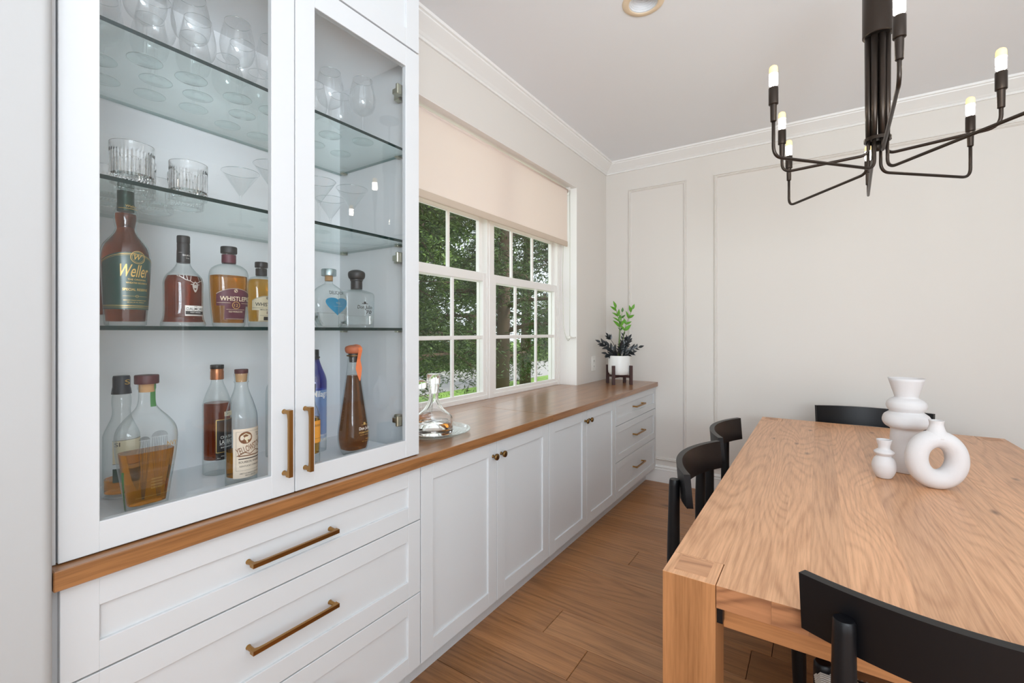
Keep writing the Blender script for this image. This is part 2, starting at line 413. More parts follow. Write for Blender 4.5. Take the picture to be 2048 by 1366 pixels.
# walls
def wall(name, boxes, m):
    b = MB()
    for q in boxes: b.box(*q)
    return struct(b.build(name, m))
WY0, WY1, WZ1 = 1.56, 3.661, 2.676
wall('wall_left', [(XW-.27, XW, -.4, WY0, 0, H_C), (XW-.27, XW, WY1, YB+.2, 0, H_C), (XW-.27, XW, WY0, WY1, 0, .85), (XW-.27, XW, WY0, WY1, WZ1, H_C)], M['wall'])
# bright painted reveal lining the window recess
wall('trim_1', [(-1.93, XW-.001, WY1-.003, WY1, .934, WZ1), (-1.93, XW-.001, WY0, WY0+.003, .934, WZ1), (-1.93, XW-.001, WY0, WY1, WZ1-.003, WZ1)], M['reveal'])
wall('wall_back', [(XW-.35, XR+.3, YB, YB+.2, 0, H_C)], M['wall'])
wall('wall_right', [(XR, XR+.2, .5, YB, 0, H_C), (XR, XR+.2, YR, -2.4, 0, H_C), (XR, XR+.2, -2.4, .5, 2.75, H_C)], M['wall'])
wall('wall_rear', [(-4.2, -1.6, YR-.2, YR, 0, H_C), (XR-.1, XR+.2, YR-.2, YR, 0, H_C), (-1.6, XR-.1, YR-.2, YR, 2.8, H_C)], M['wall'])
# near wall stub with a rounded corner bead
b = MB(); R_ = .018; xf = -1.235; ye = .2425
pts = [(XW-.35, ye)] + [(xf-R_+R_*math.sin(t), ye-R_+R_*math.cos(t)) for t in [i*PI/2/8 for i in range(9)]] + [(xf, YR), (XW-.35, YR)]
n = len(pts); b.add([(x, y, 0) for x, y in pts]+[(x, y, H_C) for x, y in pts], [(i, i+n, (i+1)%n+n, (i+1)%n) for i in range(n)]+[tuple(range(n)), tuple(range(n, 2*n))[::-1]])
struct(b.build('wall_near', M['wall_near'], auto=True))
wall('wall_far_left', [(-4.2, -4.0, YR, -.4, 0, H_C)], M['wall'])
cx_, cy_, q_ = -.728, 2.268, .0705
ceil_boxes = [(-4.2, cx_-q_, YR-.2, YB+.2, H_C, H_C+.2), (cx_+q_, XR+.3, YR-.2, YB+.2, H_C, H_C+.2), (cx_-q_, cx_+q_, YR-.2, cy_-q_, H_C, H_C+.2), (cx_-q_, cx_+q_, cy_+q_, YB+.2, H_C, H_C+.2)]
wall('ceiling', ceil_boxes, M['ceiling'])
# crown moulding
CP = [(0,-.094),(.012,-.094),(.016,-.086),(.012,-.080),(.020,-.076),(.030,-.066),(.052,-.050),(.078,-.032),(.090,-.024),(.092,-.017),(.103,-.014),(.107,0),(0,0)]
def run(name, prof, frames, m):
    """sweep a profile (offset, height) along mitred frames: list of (point, offset direction)"""
    n = len(prof); vs = []
    for p, d, z in frames: vs += [(p[0]+d[0]*a, p[1]+d[1]*a, z+h) for a, h in prof]
    fs = [(i*n+k, i*n+(k+1)%n, (i+1)*n+(k+1)%n, (i+1)*n+k) for i in range(len(frames)-1) for k in range(n)]
    fs += [tuple(range(n))[::-1], tuple((len(frames)-1)*n+k for k in range(n))]
    return struct(MB().add(vs, fs).build(name, m))
run('trim_2', CP, [((XW, 1.26), (1,0), H_C), ((XW, YB), (1,-1), H_C), ((XR, YB), (-1,-1), H_C), ((XR, .5), (-1,0), H_C)], M['trim'])
BP = [(0,0),(.016,0),(.016,.112),(.020,.118),(.016,.124),(.016,.130),(.013,.134),(.020,.142),(.014,.152),(.006,.156),(0,.158)]
run('baseboard_back', BP, [((-1.36, YB), (0,-1), 0), ((XR, YB), (-1,-1), 0), ((XR, .5), (-1,0), 0)], M['trim'])
# wall panel mouldings (picture-frame trim) on the back wall
PM = [(0,0),(.003,.013),(.009,.018),(.013,.010),(.020,.013),(.026,.006),(.030,0)]
def panel_frame(name, u0, u1, z0, z1, P):
    vs = []; n = len(PM)
    for (a, z, da, dz) in ((u0,z0,1,1),(u1,z0,-1,1),(u1,z1,-1,-1),(u0,z1,1,-1)):
        vs += [P(a+da*o, z+dz*o, h) for o, h in PM]
    fs = [(c*n+k, c*n+k+1, ((c+1)%4)*n+k+1, ((c+1)%4)*n+k) for c in range(4) for k in range(n-1)]
    return struct(MB().add(vs, fs).build(name, M['wall']))
for i, (a, c) in enumerate(((-1.534,-.993), (-.761,1.45), (1.68,2.2))): panel_frame('trim_%d' % (i+3), a, c, .205, 2.785, lambda a, z, h: (a, YB-h, z))
for i, (a, c) in enumerate(((.6,.95), (1.15,3.3), (3.5,4.05))): panel_frame('trim_%d' % (i+6), a, c, .205, 2.785, lambda a, z, h: (XR-h, a, z))
# ================================================================= WINDOWS
def window(name, y0, y1, muntins):
    w = D.objects.new(name, None); COL.objects.link(w); struct(w)
    z0, z1 = .934, WZ1-.003; XF = -1.93
    fr = MB()
    fr.box(XF-.095, XF, y0, y0+.022, z0, z1, .002).box(XF-.095, XF, y1-.022, y1, z0, z1, .002).box(XF-.095, XF-.001, y0+.02, y1-.02, z0, z0+.03, .002).box(XF-.095, XF, y0+.02, y1-.02, z1-.03, z1, .002)
    fr.box(XF-.075, XF-.06, y0+.02, y0+.034, z0+.03, z1-.03).box(XF-.075, XF-.06, y1-.034, y1-.02, z0+.03, z1-.03)
    fr.build('frame', M['vinyl'], w)
    a, c = y0+.022, y1-.022
    for nm, X, lo, hi, bot, top, mz in (('lower_sash', XF-.008, z0+.026, 1.818, .028, .060, 1.368), ('upper_sash', XF-.045, 1.757, z1-.028, .060, .035, 2.20)):
        s = MB(); T = .030
        s.box(X-T, X, a, a+.034, lo, hi, .003).box(X-T, X, c-.034, c, lo, hi, .003).box(X-T, X-.0005, a+.03, c-.03, lo, lo+bot, .003).box(X-T, X-.0005, a+.03, c-.03, hi-top, hi, .003)
        so = s.build(nm, M['vinyl'], w)
        for my in muntins: MB().box(X-T+.006, X-.006, my-.012, my+.012, lo+bot-.004, hi-top+.004, .003).build('muntin', M['vinyl'], so)
        MB().box(X-T+.006, X-.0065, a+.03, c-.03, mz-.013, mz+.013, .003).build('muntin', M['vinyl'], so)
        ys = [a+.034]+list(muntins)+[c-.034]; 
        for i in range(len(ys)-1):
            for q0, q1 in ((lo+bot, mz), (mz, hi-top)):
                MB().add([(X-T*.5, ys[i]-.004, q0-.004), (X-T*.5, ys[i+1]+.004, q0-.004), (X-T*.5, ys[i+1]+.004, q1+.004), (X-T*.5, ys[i]-.004, q1+.004)], [(0,1,2,3)]).build('pane', M['wpane'], so)
    return w
window('window_1', 2.63, 3.63, (2.957, 3.268))
window('window_2', 1.59, 2.588, (1.91, 2.222))
m_ = MB().box(-2.025, -1.925, 2.588, 2.63, .934, WZ1-.003, .003).box(-2.025, -1.93, 3.63, WY1, .934, WZ1-.003).box(-2.025, -1.93, WY0, 1.59, .934, WZ1-.003)
m_.box(-1.93, -1.925, 3.625, WY1-.004, .934, WZ1-.003)
struct(m_.build('trim_9', M['vinyl']))
# ================================================================= OUTDOORS
struct(MB().box(-60, -2.2, -40, 60, -.6, -.45).build('floor_lawn', M['grass'])).name = 'ground'
tag(MB().add([(-14.5,-30,-.44),(-9.5,-30,-.44),(-9.5,50,-.44),(-14.5,50,-.44),(-14.5,-30,-.46),(-9.5,-30,-.46),(-9.5,50,-.46),(-14.5,50,-.46)], [(0,1,2,3),(4,7,6,5),(0,4,5,1),(1,5,6,2),(2,6,7,3),(3,7,4,0)]).build('road', M['asphalt']), 'grey street seen through the window beyond the lawn', 'road')['kind'] = 'structure'
def spray(centres, spread, count, ln, wd, droop=.3):
    c = centres[rng.integers(0, len(centres), count)] + rng.normal(0, 1, (count,3))*spread
    d = rng.normal(0, 1, (count,3)); d[:,2] = d[:,2]*.5-droop; d /= np.linalg.norm(d, axis=1)[:,None]
    w = np.cross(d, rng.normal(0, 1, (count,3))); w /= np.linalg.norm(w, axis=1)[:,None]
    l = (ln*(.6+.8*rng.random(count)))[:,None]; h = (wd*(.6+.8*rng.random(count)))[:,None]
    v = np.stack([c-w*h*.3, c+d*l*.5-w*h, c+d*l, c+d*l*.5+w*h], 1).reshape(-1,3)
    return v, [(4*i,4*i+1,4*i+2,4*i+3) for i in range(count)]
def tree(name, label, base, height, rad, nb, leaves, ln, wd, spread, m, zlo, seed, trunk=.12, flat=.1, off=None):
    rr = random.Random(seed); t = thing(name, label, 'tree', base)
    MB().tube([(0,0,0),(.1,-.05,height*.35),(.05,.1,height*.7),(0,0,height)], [trunk, trunk*.8, trunk*.5, trunk*.15], 9).build('trunk', M['bark'], t, True)
    cs = []
    for i in range(nb):
        z = zlo+(height-zlo)*(i+.3)/nb; a = rr.uniform(0, 2*PI); r = rad*(1-.55*((z-zlo)/(height-zlo))**1.5)*rr.uniform(.75,1.05)
        d = Vector((math.cos(a), math.sin(a), 0)); p = [Vector((0,0,z)), d*r*.35+Vector((0,0,z+r*.10)), d*r*.7+Vector((rr.uniform(-.1,.1)*r, rr.uniform(-.1,.1)*r, z+r*flat)), d*r+Vector((0,0,z-r*.06))]
        bb = MB().tube(p, [trunk*.35, trunk*.26, trunk*.15, trunk*.05], 6)
        for q in range(7):
            f = rr.uniform(.25,1); k = min(int(f*3), 2); pp = p[k].lerp(p[k+1], f*3-k)
            e = pp + Vector((rr.uniform(-1,1), rr.uniform(-1,1), rr.uniform(-.6,.25)))*r*.38
            bb.tube([pp, pp.lerp(e, .5)+Vector((0,0,.05*r)), e], [trunk*.11, trunk*.07, trunk*.02], 5)
            for g in range(4): cs.append(tuple(pp.lerp(e, .35+.2*g)))
        bb.build('branch', M['bark'], t, True)
        for g in range(5): cs.append(tuple(p[2].lerp(p[3], g/4)))
    v, f = spray(np.array(cs), spread, leaves, ln, wd)
    me = D.meshes.new('foliage'); me.from_pydata(v.tolist(), [], f); o = new_obj('foliage', me, m, t); o['kind'] = 'stuff'
    return t
tree('evergreen_tree', 'dark evergreen tree close outside the left window panes', (-4.7, 4.2, -.45), 6.6, 1.75, 30, 56000, .10, .008, .16, M['needle'], 1.3, 3)
tree('evergreen_tree', 'dark evergreen tree with bare crossing branches behind the right window panes', (-5.7, 8.1, -.45), 6.8, 2.1, 34, 50000, .11, .009, .17, M['needle'], .9, 5, .17)
tree('evergreen_tree', 'evergreen tree farther off, filling the upper right window panes', (-8.3, 13.2, -.45), 9.0, 2.9, 30, 30000, .2, .020, .28, M['needle'], 1.5, 8, .2)
for i, (x, y, h, r, lab) in enumerate(((-20,9,9,3.8,'leafy light green tree across the street, behind the left panes'), (-20,20,10,4.4,'leafy light green tree across the street, behind the right panes'), (-15,37,11,5,'tall leafy tree far down the street'))):
    tree('street_tree', lab, (x, y, -.45), h, r, 20, 9000, .42, .11, .45, M['needle_far'], 1.4, 20+i, .25)
h = thing('hedge', 'low green hedge along the far side of the street', 'hedge', (-15.0, 10, -.45))
v, f = spray(np.array([(rng.uniform(-.4,.4), q, rng.uniform(.1,1.0)) for q in np.linspace(-22,18,300)]), .25, 9000, .3, .09)
me = D.meshes.new('foliage'); me.from_pydata(v.tolist(), [], f); new_obj('foliage', me, M['needle_far'], h)['kind'] = 'stuff'
hs = thing('house', 'pale stucco house across the street behind the trees', 'house', (-31, 15, -.45))
MB().box(-3, 3, -8, 8, 0, 3.2).build('wall', M['stucco'], hs)
MB().add([(-3.5,-8.5,3.2),(3.5,-8.5,3.2),(3.5,8.5,3.2),(-3.5,8.5,3.2),(0,-6,5),(0,6,5)], [(0,1,4),(1,2,5,4),(2,3,5),(3,0,4,5),(0,3,2,1)]).build('roof', M['asphalt'], hs)
# ================================================================= CABINETRY
def shaker_face(mb, X, y0, y1, z0, z1, rail=.065, th=.019, rec=.009, bot=None, glass=False):
    """frame-and-panel front whose outer face is the plane x = X"""
    r2 = bot or rail; b = .0012
    mb.box(X-th, X, y0, y0+rail, z0, z1, b).box(X-th, X, y1-rail, y1, z0, z1, b)
    mb.box(X-th, X-.0002, y0+rail-.001, y1-rail+.001, z0, z0+r2, b).box(X-th, X-.0002, y0+rail-.001, y1-rail+.001, z1-rail, z1, b)
    if not glass: mb.box(X-th, X-rec, y0+rail-.002, y1-rail+.002, z0+r2-.002, z1-rail+.002)
    return mb
def bar_handle(name, X, a0, a1, fixed, vertical, m, parent, standoff=.032):
    """square bar pull with feet that flare into the bar"""
    mb = MB(); w = .0058; f0, f1 = X, X+standoff
    n = 14; L_ = a1-a0; vs = []; 
    for i in range(n+1):
        t = i/n; a = a0+L_*t; d = min(t, 1-t)*L_
        dep = .0085 + .010*max(0, 1-d/.03)**2
        for (q, x) in ((-w, f1-dep), (w, f1-dep), (w, f1), (-w, f1)):
            vs.append((x, fixed+q, a) if vertical else (x, a, fixed+q))
    fs = [(4*i+k, 4*i+(k+1)%4, 4*i+4+(k+1)%4, 4*i+4+k) for i in range(n) for k in range(4)] + [(3,2,1,0), (4*n,4*n+1,4*n+2,4*n+3)]
    if vertical: fs = [f[::-1] for f in fs]
    mb.add(vs, fs)
    for e in (a0+.007, a1-.007):
        p = lambda x: (x, fixed, e) if vertical else (x, e, fixed)
        mb.tube([p(f0), p(f0+.004), p(f1-.012)], [.0075, .0062, .0062], 12)
    return mb.build(name, m, parent)
def knob(X, y, z, parent):
    mb = MB(); pr = [(.008,0),(.008,.002),(.0055,.004),(.0055,.012),(.010,.016),(.0145,.019),(.0155,.023),(.0150,.028),(.012,.030),(.0005,.0305)]
    vs = []; n = 20
    for r, h in pr: vs += [(X+h, y+r*math.cos(2*PI*k/n), z+r*math.sin(2*PI*k/n)) for k in range(n)]
    mb.add(vs, [(i*n+k, i*n+(k+1)%n, (i+1)*n+(k+1)%n, (i+1)*n+k) for i in range(len(pr)-1) for k in range(n)])
    return mb.build('knob', M['brass_dark'], parent, True)
XF, ZT = -1.27, .890    # front faces, top of the fronts
def carcass(parent, y0, y1, recess=.09):
    mb = MB().box(XW+.002, XF-.021, y0+.001, y1-.001, .125, .892)
    mb.build('body', M['white'], parent)
    MB().box(XW+.002, XF-recess, y0, y1, 0, .126).build('toe_kick', M['white'], parent)
def drawer(parent, y0, y1, z0, z1, rail, hy0, hy1, hz):
    d = shaker_face(MB(), XF, y0, y1, z0, z1, rail).build('drawer', M['white'], parent)
    bar_handle('handle', XF-.0005 if rail == 0 else XF-.009, hy0, hy1, hz, False, M['brass'], d, .040)
    return d
def cab(name, label, y0, y1):
    return thing(name, label, 'cabinet', (0, 0, 0))
c1 = cab('drawer_cabinet', 'white drawer cabinet with long brass pulls under the glass-fronted display cabinet', .245, 1.265); carcass(c1, .262, 1.264)
for z0, z1, hz in ((.689,.889,.787), (.411,.685,.556), (.128,.407,.285)): drawer(c1, .2575, 1.2625, z0, z1, .062, .622, .884, hz)
MB().box(XW+.002, XF-.02, .2445, .2615, .126, .892).build('filler', M['white'], c1)
c2 = cab('base_cabinet', 'white two-door base cabinet nearest the display cabinet, two brass knobs', 1.265, 2.273); carcass(c2, 1.265, 2.272)
c3 = cab('base_cabinet', 'white two-door base cabinet next to the far drawer stack, two brass knobs', 2.273, 3.303); carcass(c3, 2.273, 3.302)
for c, ys in ((c2, (1.2665, 1.767, 2.2715)), (c3, (2.2745, 2.785, 3.301))):
    for k in (0, 1):
        d = shaker_face(MB(), XF, ys[k]+.0015, ys[k+1]-.0015, .128, .889, .066).build('door', M['white'], c)
        knob(XF, ys[1]-.033 if k == 0 else ys[1]+.033, .822, d)
c4 = cab('drawer_cabinet', 'white three-drawer cabinet at the far end of the worktop by the back wall', 3.303, 4.33); carcass(c4, 3.303, 4.328)
for z0, z1, hz in ((.689,.889,.786), (.411,.685,.556), (.128,.407,.285)): drawer(c4, 3.305, 4.322, z0, z1, .055, 3.708, 3.942, hz)
# worktop, two joined boards, running into the window recess
ct = thing('worktop', 'long brown oak worktop over the white cabinets, from grey wall to back wall', 'countertop', (0,0,0))
MB().box(XW+.003, -1.25, .2445, 2.2895, .893, .934, .002).build('board', M['counter'], ct)
MB().box(XW+.003, -1.25, 2.2905, YB-.001, .893, .934, .002).build('board', M['counter'], ct)
MB().box(-1.935, XW+.003, WY0+.004, WY1-.004, .894, .934).build('sill_board', M['counter'], ct)
# tall display cabinet standing on the worktop
t = thing('display_cabinet', 'tall white display cabinet with two glass doors standing on the worktop at the left', 'cabinet', (0,0,0))
XD = -1.28; zt = 2.478; yb0, yb1 = .2455, 1.2655
MB().box(XW+.002, XD-.021, yb0, yb0+.018, .934, zt).build('side_panel', M['cab_in'], t)
MB().box(XW+.002, XD-.021, yb1-.018, yb1, .934, zt).build('side_panel', M['white'], t)
MB().box(XW+.002, XW+.018, yb0+.018, yb1-.018, .934, zt).build('back_panel', M['cab_in'], t)
MB().box(XW+.018, XD-.021, yb0+.018, yb1-.018, .935, .955).build('bottom_panel', M['cab_in'], t)
MB().box(XW+.018, XD-.021, yb0+.018, yb1-.018, 2.458, zt).build('top_panel', M['cab_in'], t)
for z in (2.092, 1.745, 1.4125):
    y0, y1, x0, x1 = yb0+.02, yb1-.02, XW+.024, XD-.024; zz = z+.0098
    MB().add([(x0,y0,z),(x1,y0,z),(x1,y1,z),(x0,y1,z),(x0,y0,zz),(x1,y0,zz),(x1,y1,zz),(x0,y1,zz)], [(3,2,1,0),(4,5,6,7)]).add(
        [(x0,y0,z),(x1,y0,z),(x1,y1,z),(x0,y1,z),(x0,y0,zz),(x1,y0,zz),(x1,y1,zz),(x0,y1,zz)], [(1,2,6,5)], 1).add([(x0,y0,z),(x1,y0,z),(x1,y1,z),(x0,y1,z),(x0,y0,zz),(x1,y0,zz),(x1,y1,zz),(x0,y1,zz)], [(0,1,5,4),(2,3,7,6),(3,0,4,7)], 2).build('glass_shelf', [M['shelf_glass'], M['shelf_edge'], M['shelf_back']], t)
    for y in (y0+.012, y1-.012):
        for x in (-1.70, -1.36): MB().box(x-.010, x+.010, y-.013, y+.013, z-.007, z-.0005, .002).build('shelf_clip', M['steel'], t)
for y0, y1, hy, hinge in ((.257, .7605, .729, False), (.7635, 1.2655, .794, True)):
    g0, g1 = (y0+.065, y1-.068) if not hinge else (y0+.0625, y1-.068)
    d = MB(); a, c, z0, z1 = y0, y1, .937, zt-.003; th = .020
    d.box(XD-th, XD, a, g0, z0, z1, .0012).box(XD-th, XD, g1, c, z0, z1, .0012).box(XD-th, XD-.0002, g0-.001, g1+.001, z0, 1.0015, .0012).box(XD-th, XD-.0002, g0-.001, g1+.001, 2.402, z1, .0012)
    do = d.build('door', M['white'], t)
    MB().box(XD-.0075, XD-.0035, g0-.003, g1+.003, .998, 2.405).build('pane', M['pane'], do)
    bar_handle('handle', XD, .994, 1.185, hy, True, M['brass'], do, .036)
    if hinge:
        for z in (2.318, 1.687, 1.073):
            MB().box(XD-.062, XD-.024, g1-.012, g1+.018, z-.010, z+.010, .002).box(XD-.034, XD-.021, g1-.022, g1+.045, z-.020, z+.020, .003).box(XD-.090, XD-.060, g1+.020, g1+.046, z-.014, z+.014, .003).build('hinge', M['steel'], t)
# upper cabinet up to the ceiling
u = thing('wall_cabinet', 'white shaker upper cabinet above the glass-fronted display cabinet', 'cabinet', (0,0,0))
MB().box(XW+.002, XD-.021, yb0, yb1, zt+.001, H_C-.002).build('body', M['white'], u)
for y0, y1 in ((.257, .7605), (.7635, 1.2655)): shaker_face(MB(), XD, y0, y1, zt+.003, H_C-.05, .064).build('door', M['white'], u)
# filler strip beside the grey wall
tag(MB().box(XD-.020, XD-.006, .2435, .2545, .936, H_C-.002).build('filler_strip', M['white']), 'narrow white filler strip between grey wall and tall display cabinet', 'trim')
# ================================================================= ROLLER SHADE, OUTLET, CEILING LIGHT
s = thing('roller_shade', 'cream roller shade pulled halfway down over the window', 'shade', (-1.82, 2.6, 2.64))
MB().tube([(-1.835,1.60,2.640),(-1.835,3.60,2.640)], .020, 20).build('roller_tube', M['fabric'], s, True, world=True)
MB().box(-1.8165,-1.8155,1.60,3.574,2.19,2.645).build('fabric', M['fabric'], s, world=True)
MB().box(-1.823,-1.809,1.60,3.574,2.146,2.192,.004).build('bottom_bar', M['shade_bar'], s, world=True)
MB().box(-1.865,-1.80,3.600,3.606,2.605,2.672,.001).box(-1.85,-1.812,3.606,3.628,2.64,2.672,.002).build('bracket', M['vinyl'], s, world=True)
cp = [(-1.800,3.592,2.64),(-1.800,3.596,2.2),(-1.802,3.60,1.8),(-1.808,3.61,1.42),(-1.815,3.625,1.345),(-1.830,3.62,1.32),(-1.850,3.612,1.36),(-1.868,3.605,1.45),(-1.874,3.60,1.9),(-1.86,3.598,2.3),(-1.850,3.596,2.64)]
MB().tube(fillet(cp, .05, 4), .0017, 6).build('chain', M['steel'], s, True, world=True)
MB().box(-1.815,-1.775,3.640,3.660,1.352,1.362,.002).box(-1.838,-1.808,3.618,3.644,1.345,1.368,.003).build('chain_holder', M['plate'], s, world=True)
o = thing('outlet', 'white outlet plate on the left wall below the plant leaves', 'outlet', (XW, 4.015, 1.10))
MB().box(XW,XW+.006,3.972,4.060,1.035,1.172,.002).build('plate', M['plate'], o, world=True)
for z in (1.078, 1.130):
    f = MB().box(XW+.005,XW+.0078,3.996,4.036,z-.018,z+.018,.002).build('receptacle', M['plate'], o, world=True)
    MB().box(XW+.0075,XW+.0084,4.008,4.011,z-.008,z+.008).box(XW+.0075,XW+.0084,4.021,4.024,z-.008,z+.008).build('slot', M['slot'], f)
r = thing('recessed_light', 'round recessed ceiling light with almond trim ring and ribbed white baffle', 'ceiling light', (-.728, 2.268, H_C))
MB().lathe([(.070,-.002),(.070,-.007),(.074,-.009),(.098,-.006),(.103,-.001),(.103,0)], 48, capb=False, capt=False).build('trim_ring', M['can_trim'], r, True)
pr = []; 
for i in range(9): pr += [(.070-.0035*i,.0+.009*i-.004),(.0665-.0035*i,.001+.009*i-.004),(.0665-.0035*i,.008+.009*i-.004)]
MB().lathe([(.070,-.006)]+[(a, b) for a, b in pr]+[(.036,.082),(.0005,.083)], 48, capb=False, capt=False).build('baffle', M['can_in'], r)
# ================================================================= TABLE
TT = .77; tx0, tx1, ty0, ty1 = -.346, .922, 1.241, 3.888; TH = .056; lw, ll = .131, .124
tb = thing('dining_table', 'large natural oak dining table with block legs and board top', 'table', ((tx0+tx1)/2, (ty0+ty1)/2, 0))
edges = [tx0, tx0+lw+.002, -.092, -.018, .068, .198, .330, .440, .545, .655, tx1-lw-.002, tx1]
def endgrain(o):
    for q in o.data.polygons: q.material_index = 1 if abs(q.normal.y) > .9 else 0
for i in range(len(edges)-1):
    a, c = edges[i], edges[i+1]; corner = i in (0, len(edges)-2)
    y0, y1 = (ty0+ll+.0005, ty1-ll-.0015) if corner else (ty0, ty1)
    MB().box(a+.0001, c-.0001, y0, y1, TT-TH, TT-(.0002 if i % 2 else 0)).build('board', [M['table'], M['table_edge']], tb, world=True); endgrain(D.objects[-1] if False else tb.children[-1])
for a in (tx0, tx1-lw):
    for y in (ty0, ty1-ll):
        lg = MB().box(a, a+lw, y, y+ll, 0, TT-.0002, .0012).build('leg', M['table_leg'], tb, world=True)
        fa = MB(); fa.box(a+.0006, a+lw-.0006, y+.0006, y+ll-.0006, TT-.001, TT+.0001)
        fa.build('leg_cap', M['table'], lg)
        MB().box(a+.024, a+lw-.024, y+.026, y+ll-.006, TT-.001, TT+.0006).build('tenon', M['tenon'], lg)
ap0, ap1 = TT-TH-.068, TT-TH
for nm, q in (('apron', (tx0+lw+.012, tx1-lw-.012, ty0+.045, ty0+.069)), ('apron', (tx0+lw+.012, tx1-lw-.012, ty1-.069, ty1-.045)), ('apron', (tx0+.045, tx0+.069, ty0+ll, ty1-ll)), ('apron', (tx1-.069, tx1-.045, ty0+ll, ty1-ll))):
    MB().box(*q, ap0, ap1, .001).build(nm, M['apron'], tb, world=True)
for y in (ty0, ty1-ll): MB().box(tx0+lw-.002, tx0+lw+.014, y+.02, y+ll-.02, ap0+.02, ap1).box(tx1-lw-.014, tx1-lw+.002, y+.02, y+ll-.02, ap0+.02, ap1).build('leg_gap_shade', M['black'], tb, world=True)  # black blocks put in as the shade of the gap between leg and apron
# ================================================================= CHAIRS (local: facing +X, apex of the crest at x = 0)
def make_chair(label):
    t = thing('dining_chair', label, 'chair', (0,0,0), 0, 'black dining chairs round the oak table')
    hw, sag, th = .328, .092, .024; n = 28; vs = []
    for i in range(n+1):
        y = -hw+2*hw*i/n; a = y/hw; x = sag*a*a; nx, ny = -1, 2*sag*a/hw; l = math.hypot(nx, ny); nx /= l; ny /= l
        for (z, lean) in ((.742, .006), (.87, -.004)):
            end = .012*abs(a)**6*(1 if z < .8 else 0)
            vs += [(x+lean-end*0, y*(1 if z > .8 else .985), z), (x+lean-nx*th, y*(1 if z > .8 else .985)-ny*th, z)]
    fs = []
    for i in range(n):
        o = 4*i; p = 4*(i+1)
        fs += [(o, o+2, p+2, p), (o+1, p+1, p+3, o+3), (o+2, o+3, p+3, p+2), (o, p, p+1, o+1)]
    fs += [(0,1,3,2), (4*n, 4*n+2, 4*n+3, 4*n+1)]
    MB().add(vs, fs).build('crest_rail', M['black'], t, auto=True)
    for sgn in (-1, 1):
        y = .248*sgn
        MB().tube([(.070,y*1.06,0),(.040,y*1.03,.25),(.030,y*1.02,.45),(.030,y,.60),(.033,y,.80),(.034,y,.817),(.034,y,.822)], [.015,.021,.0245,.0235,.0205,.020,.018], 20).build('rear_leg', M['black'], t, auto=True)
        MB().tube([(.46,.285*sgn,0),(.455,.283*sgn,.25),(.45,.28*sgn,.455),(.45,.28*sgn,.467),(.45,.28*sgn,.471)], [.015,.021,.0235,.0225,.019], 20).build('front_leg', M['black'], t, auto=True)
        MB().tube([(.035,y*1.02,.425),(.45,.28*sgn,.435)], .014, 12).build('side_rail', M['black'], t, True)
    MB().tube([(.03,-.252,.425),(.03,.252,.425)], .014, 12).build('back_rail', M['black'], t, True)
    MB().tube([(.452,-.28,.435),(.452,.28,.435)], .014, 12).build('front_rail', M['black'], t, True)
    w = MB(); k = 44
    for i in range(k):
        x = .060+.375*i/(k-1); hwid = .252+.034*(x-.06)/.375
        sgz = .010*math.sin(PI*(x-.06)/.375)
        w.tube([(x,-hwid,.418),(x,-hwid-.012,.434),(x,-hwid,.450),(x,-hwid*.5,.446-sgz),(x,0,.444-sgz*1.2),(x,hwid*.5,.446-sgz),(x,hwid,.450),(x,hwid+.012,.434),(x,hwid,.418)], .0046, 5)
    for i in range(40):
        y = -.225+.45*i/39
        w.tube([(.050,y,.440),(.08,y,.451),(.25,y,.4405),(.42,y,.451),(.470,y,.440)], .0042, 5)
    so = w.build('woven_seat', M['cord'], t, True); so['kind'] = 'stuff'
    return t
ch = make_chair('nearest black dining chair, its curved back in the lower right corner of the picture')
for lab, loc, rz in (('black dining chair on the window side of the oak table, nearer the camera', (-.508, 2.118, 0), 0),
                     ('black dining chair on the window side of the oak table, farther from the camera', (-.508, 2.835, 0), 0),
                     ('black dining chair at the far end of the oak table before the back wall', (.308, 4.105, 0), -PI/2)):
    c = copy_tree(ch); c.location = loc; c.rotation_euler = (0,0,rz); c['label'] = lab
ch.location = (.292, 1.120, 0); ch.rotation_euler = (0,0,PI/2)
# ================================================================= VASES
def solid_lathe(name, prof, m, parent=None, wall_=.006, n=56, sub=4, inner_depth=None, smooth=True):
    pr = smooth_prof(prof, sub); top = pr[-1]
    inn = [(max(r-wall_, .002), z) for r, z in pr[::-1] if z > (inner_depth if inner_depth is not None else pr[0][1]+.01)]
    return MB().lathe(pr+inn, n, capt=True).build(name, m, parent, smooth=smooth)
V1 = [(.066,0),(.078,.004),(.078,.09),(.075,.16),(.073,.185),(.078,.196),(.098,.206),(.111,.222),(.112,.238),(.104,.256),(.086,.268),(.079,.273),(.084,.279),(.092,.290),(.094,.302),(.090,.316),(.076,.328),(.058,.336),(.0555,.342),(.060,.356),(.086,.425)]
V1 = [(r*.775, z) for r, z in V1]
o = solid_lathe('tall_vase', V1, M['ceramic']); o.location = (.335, 2.735, TT+.0008)
tag(o, 'tall matte white vase with two stacked rings and flared rim on the oak table', 'vase')
V2 = [(.028,0),(.034,.003),(.046,.020),(.0535,.040),(.054,.060),(.045,.082),(.034,.093),(.033,.097),(.040,.103),(.0455,.109),(.044,.115),(.033,.122),(.0265,.128),(.0268,.140),(.031,.152),(.035,.166)]
V2 = [(r*.80, z) for r, z in V2]
o = solid_lathe('small_vase', V2, M['ceramic'], wall_=.004); o.location = (.240, 2.565, TT+.0008)
tag(o, 'smallest matte white vase with a ringed neck in front of the tall one', 'vase')
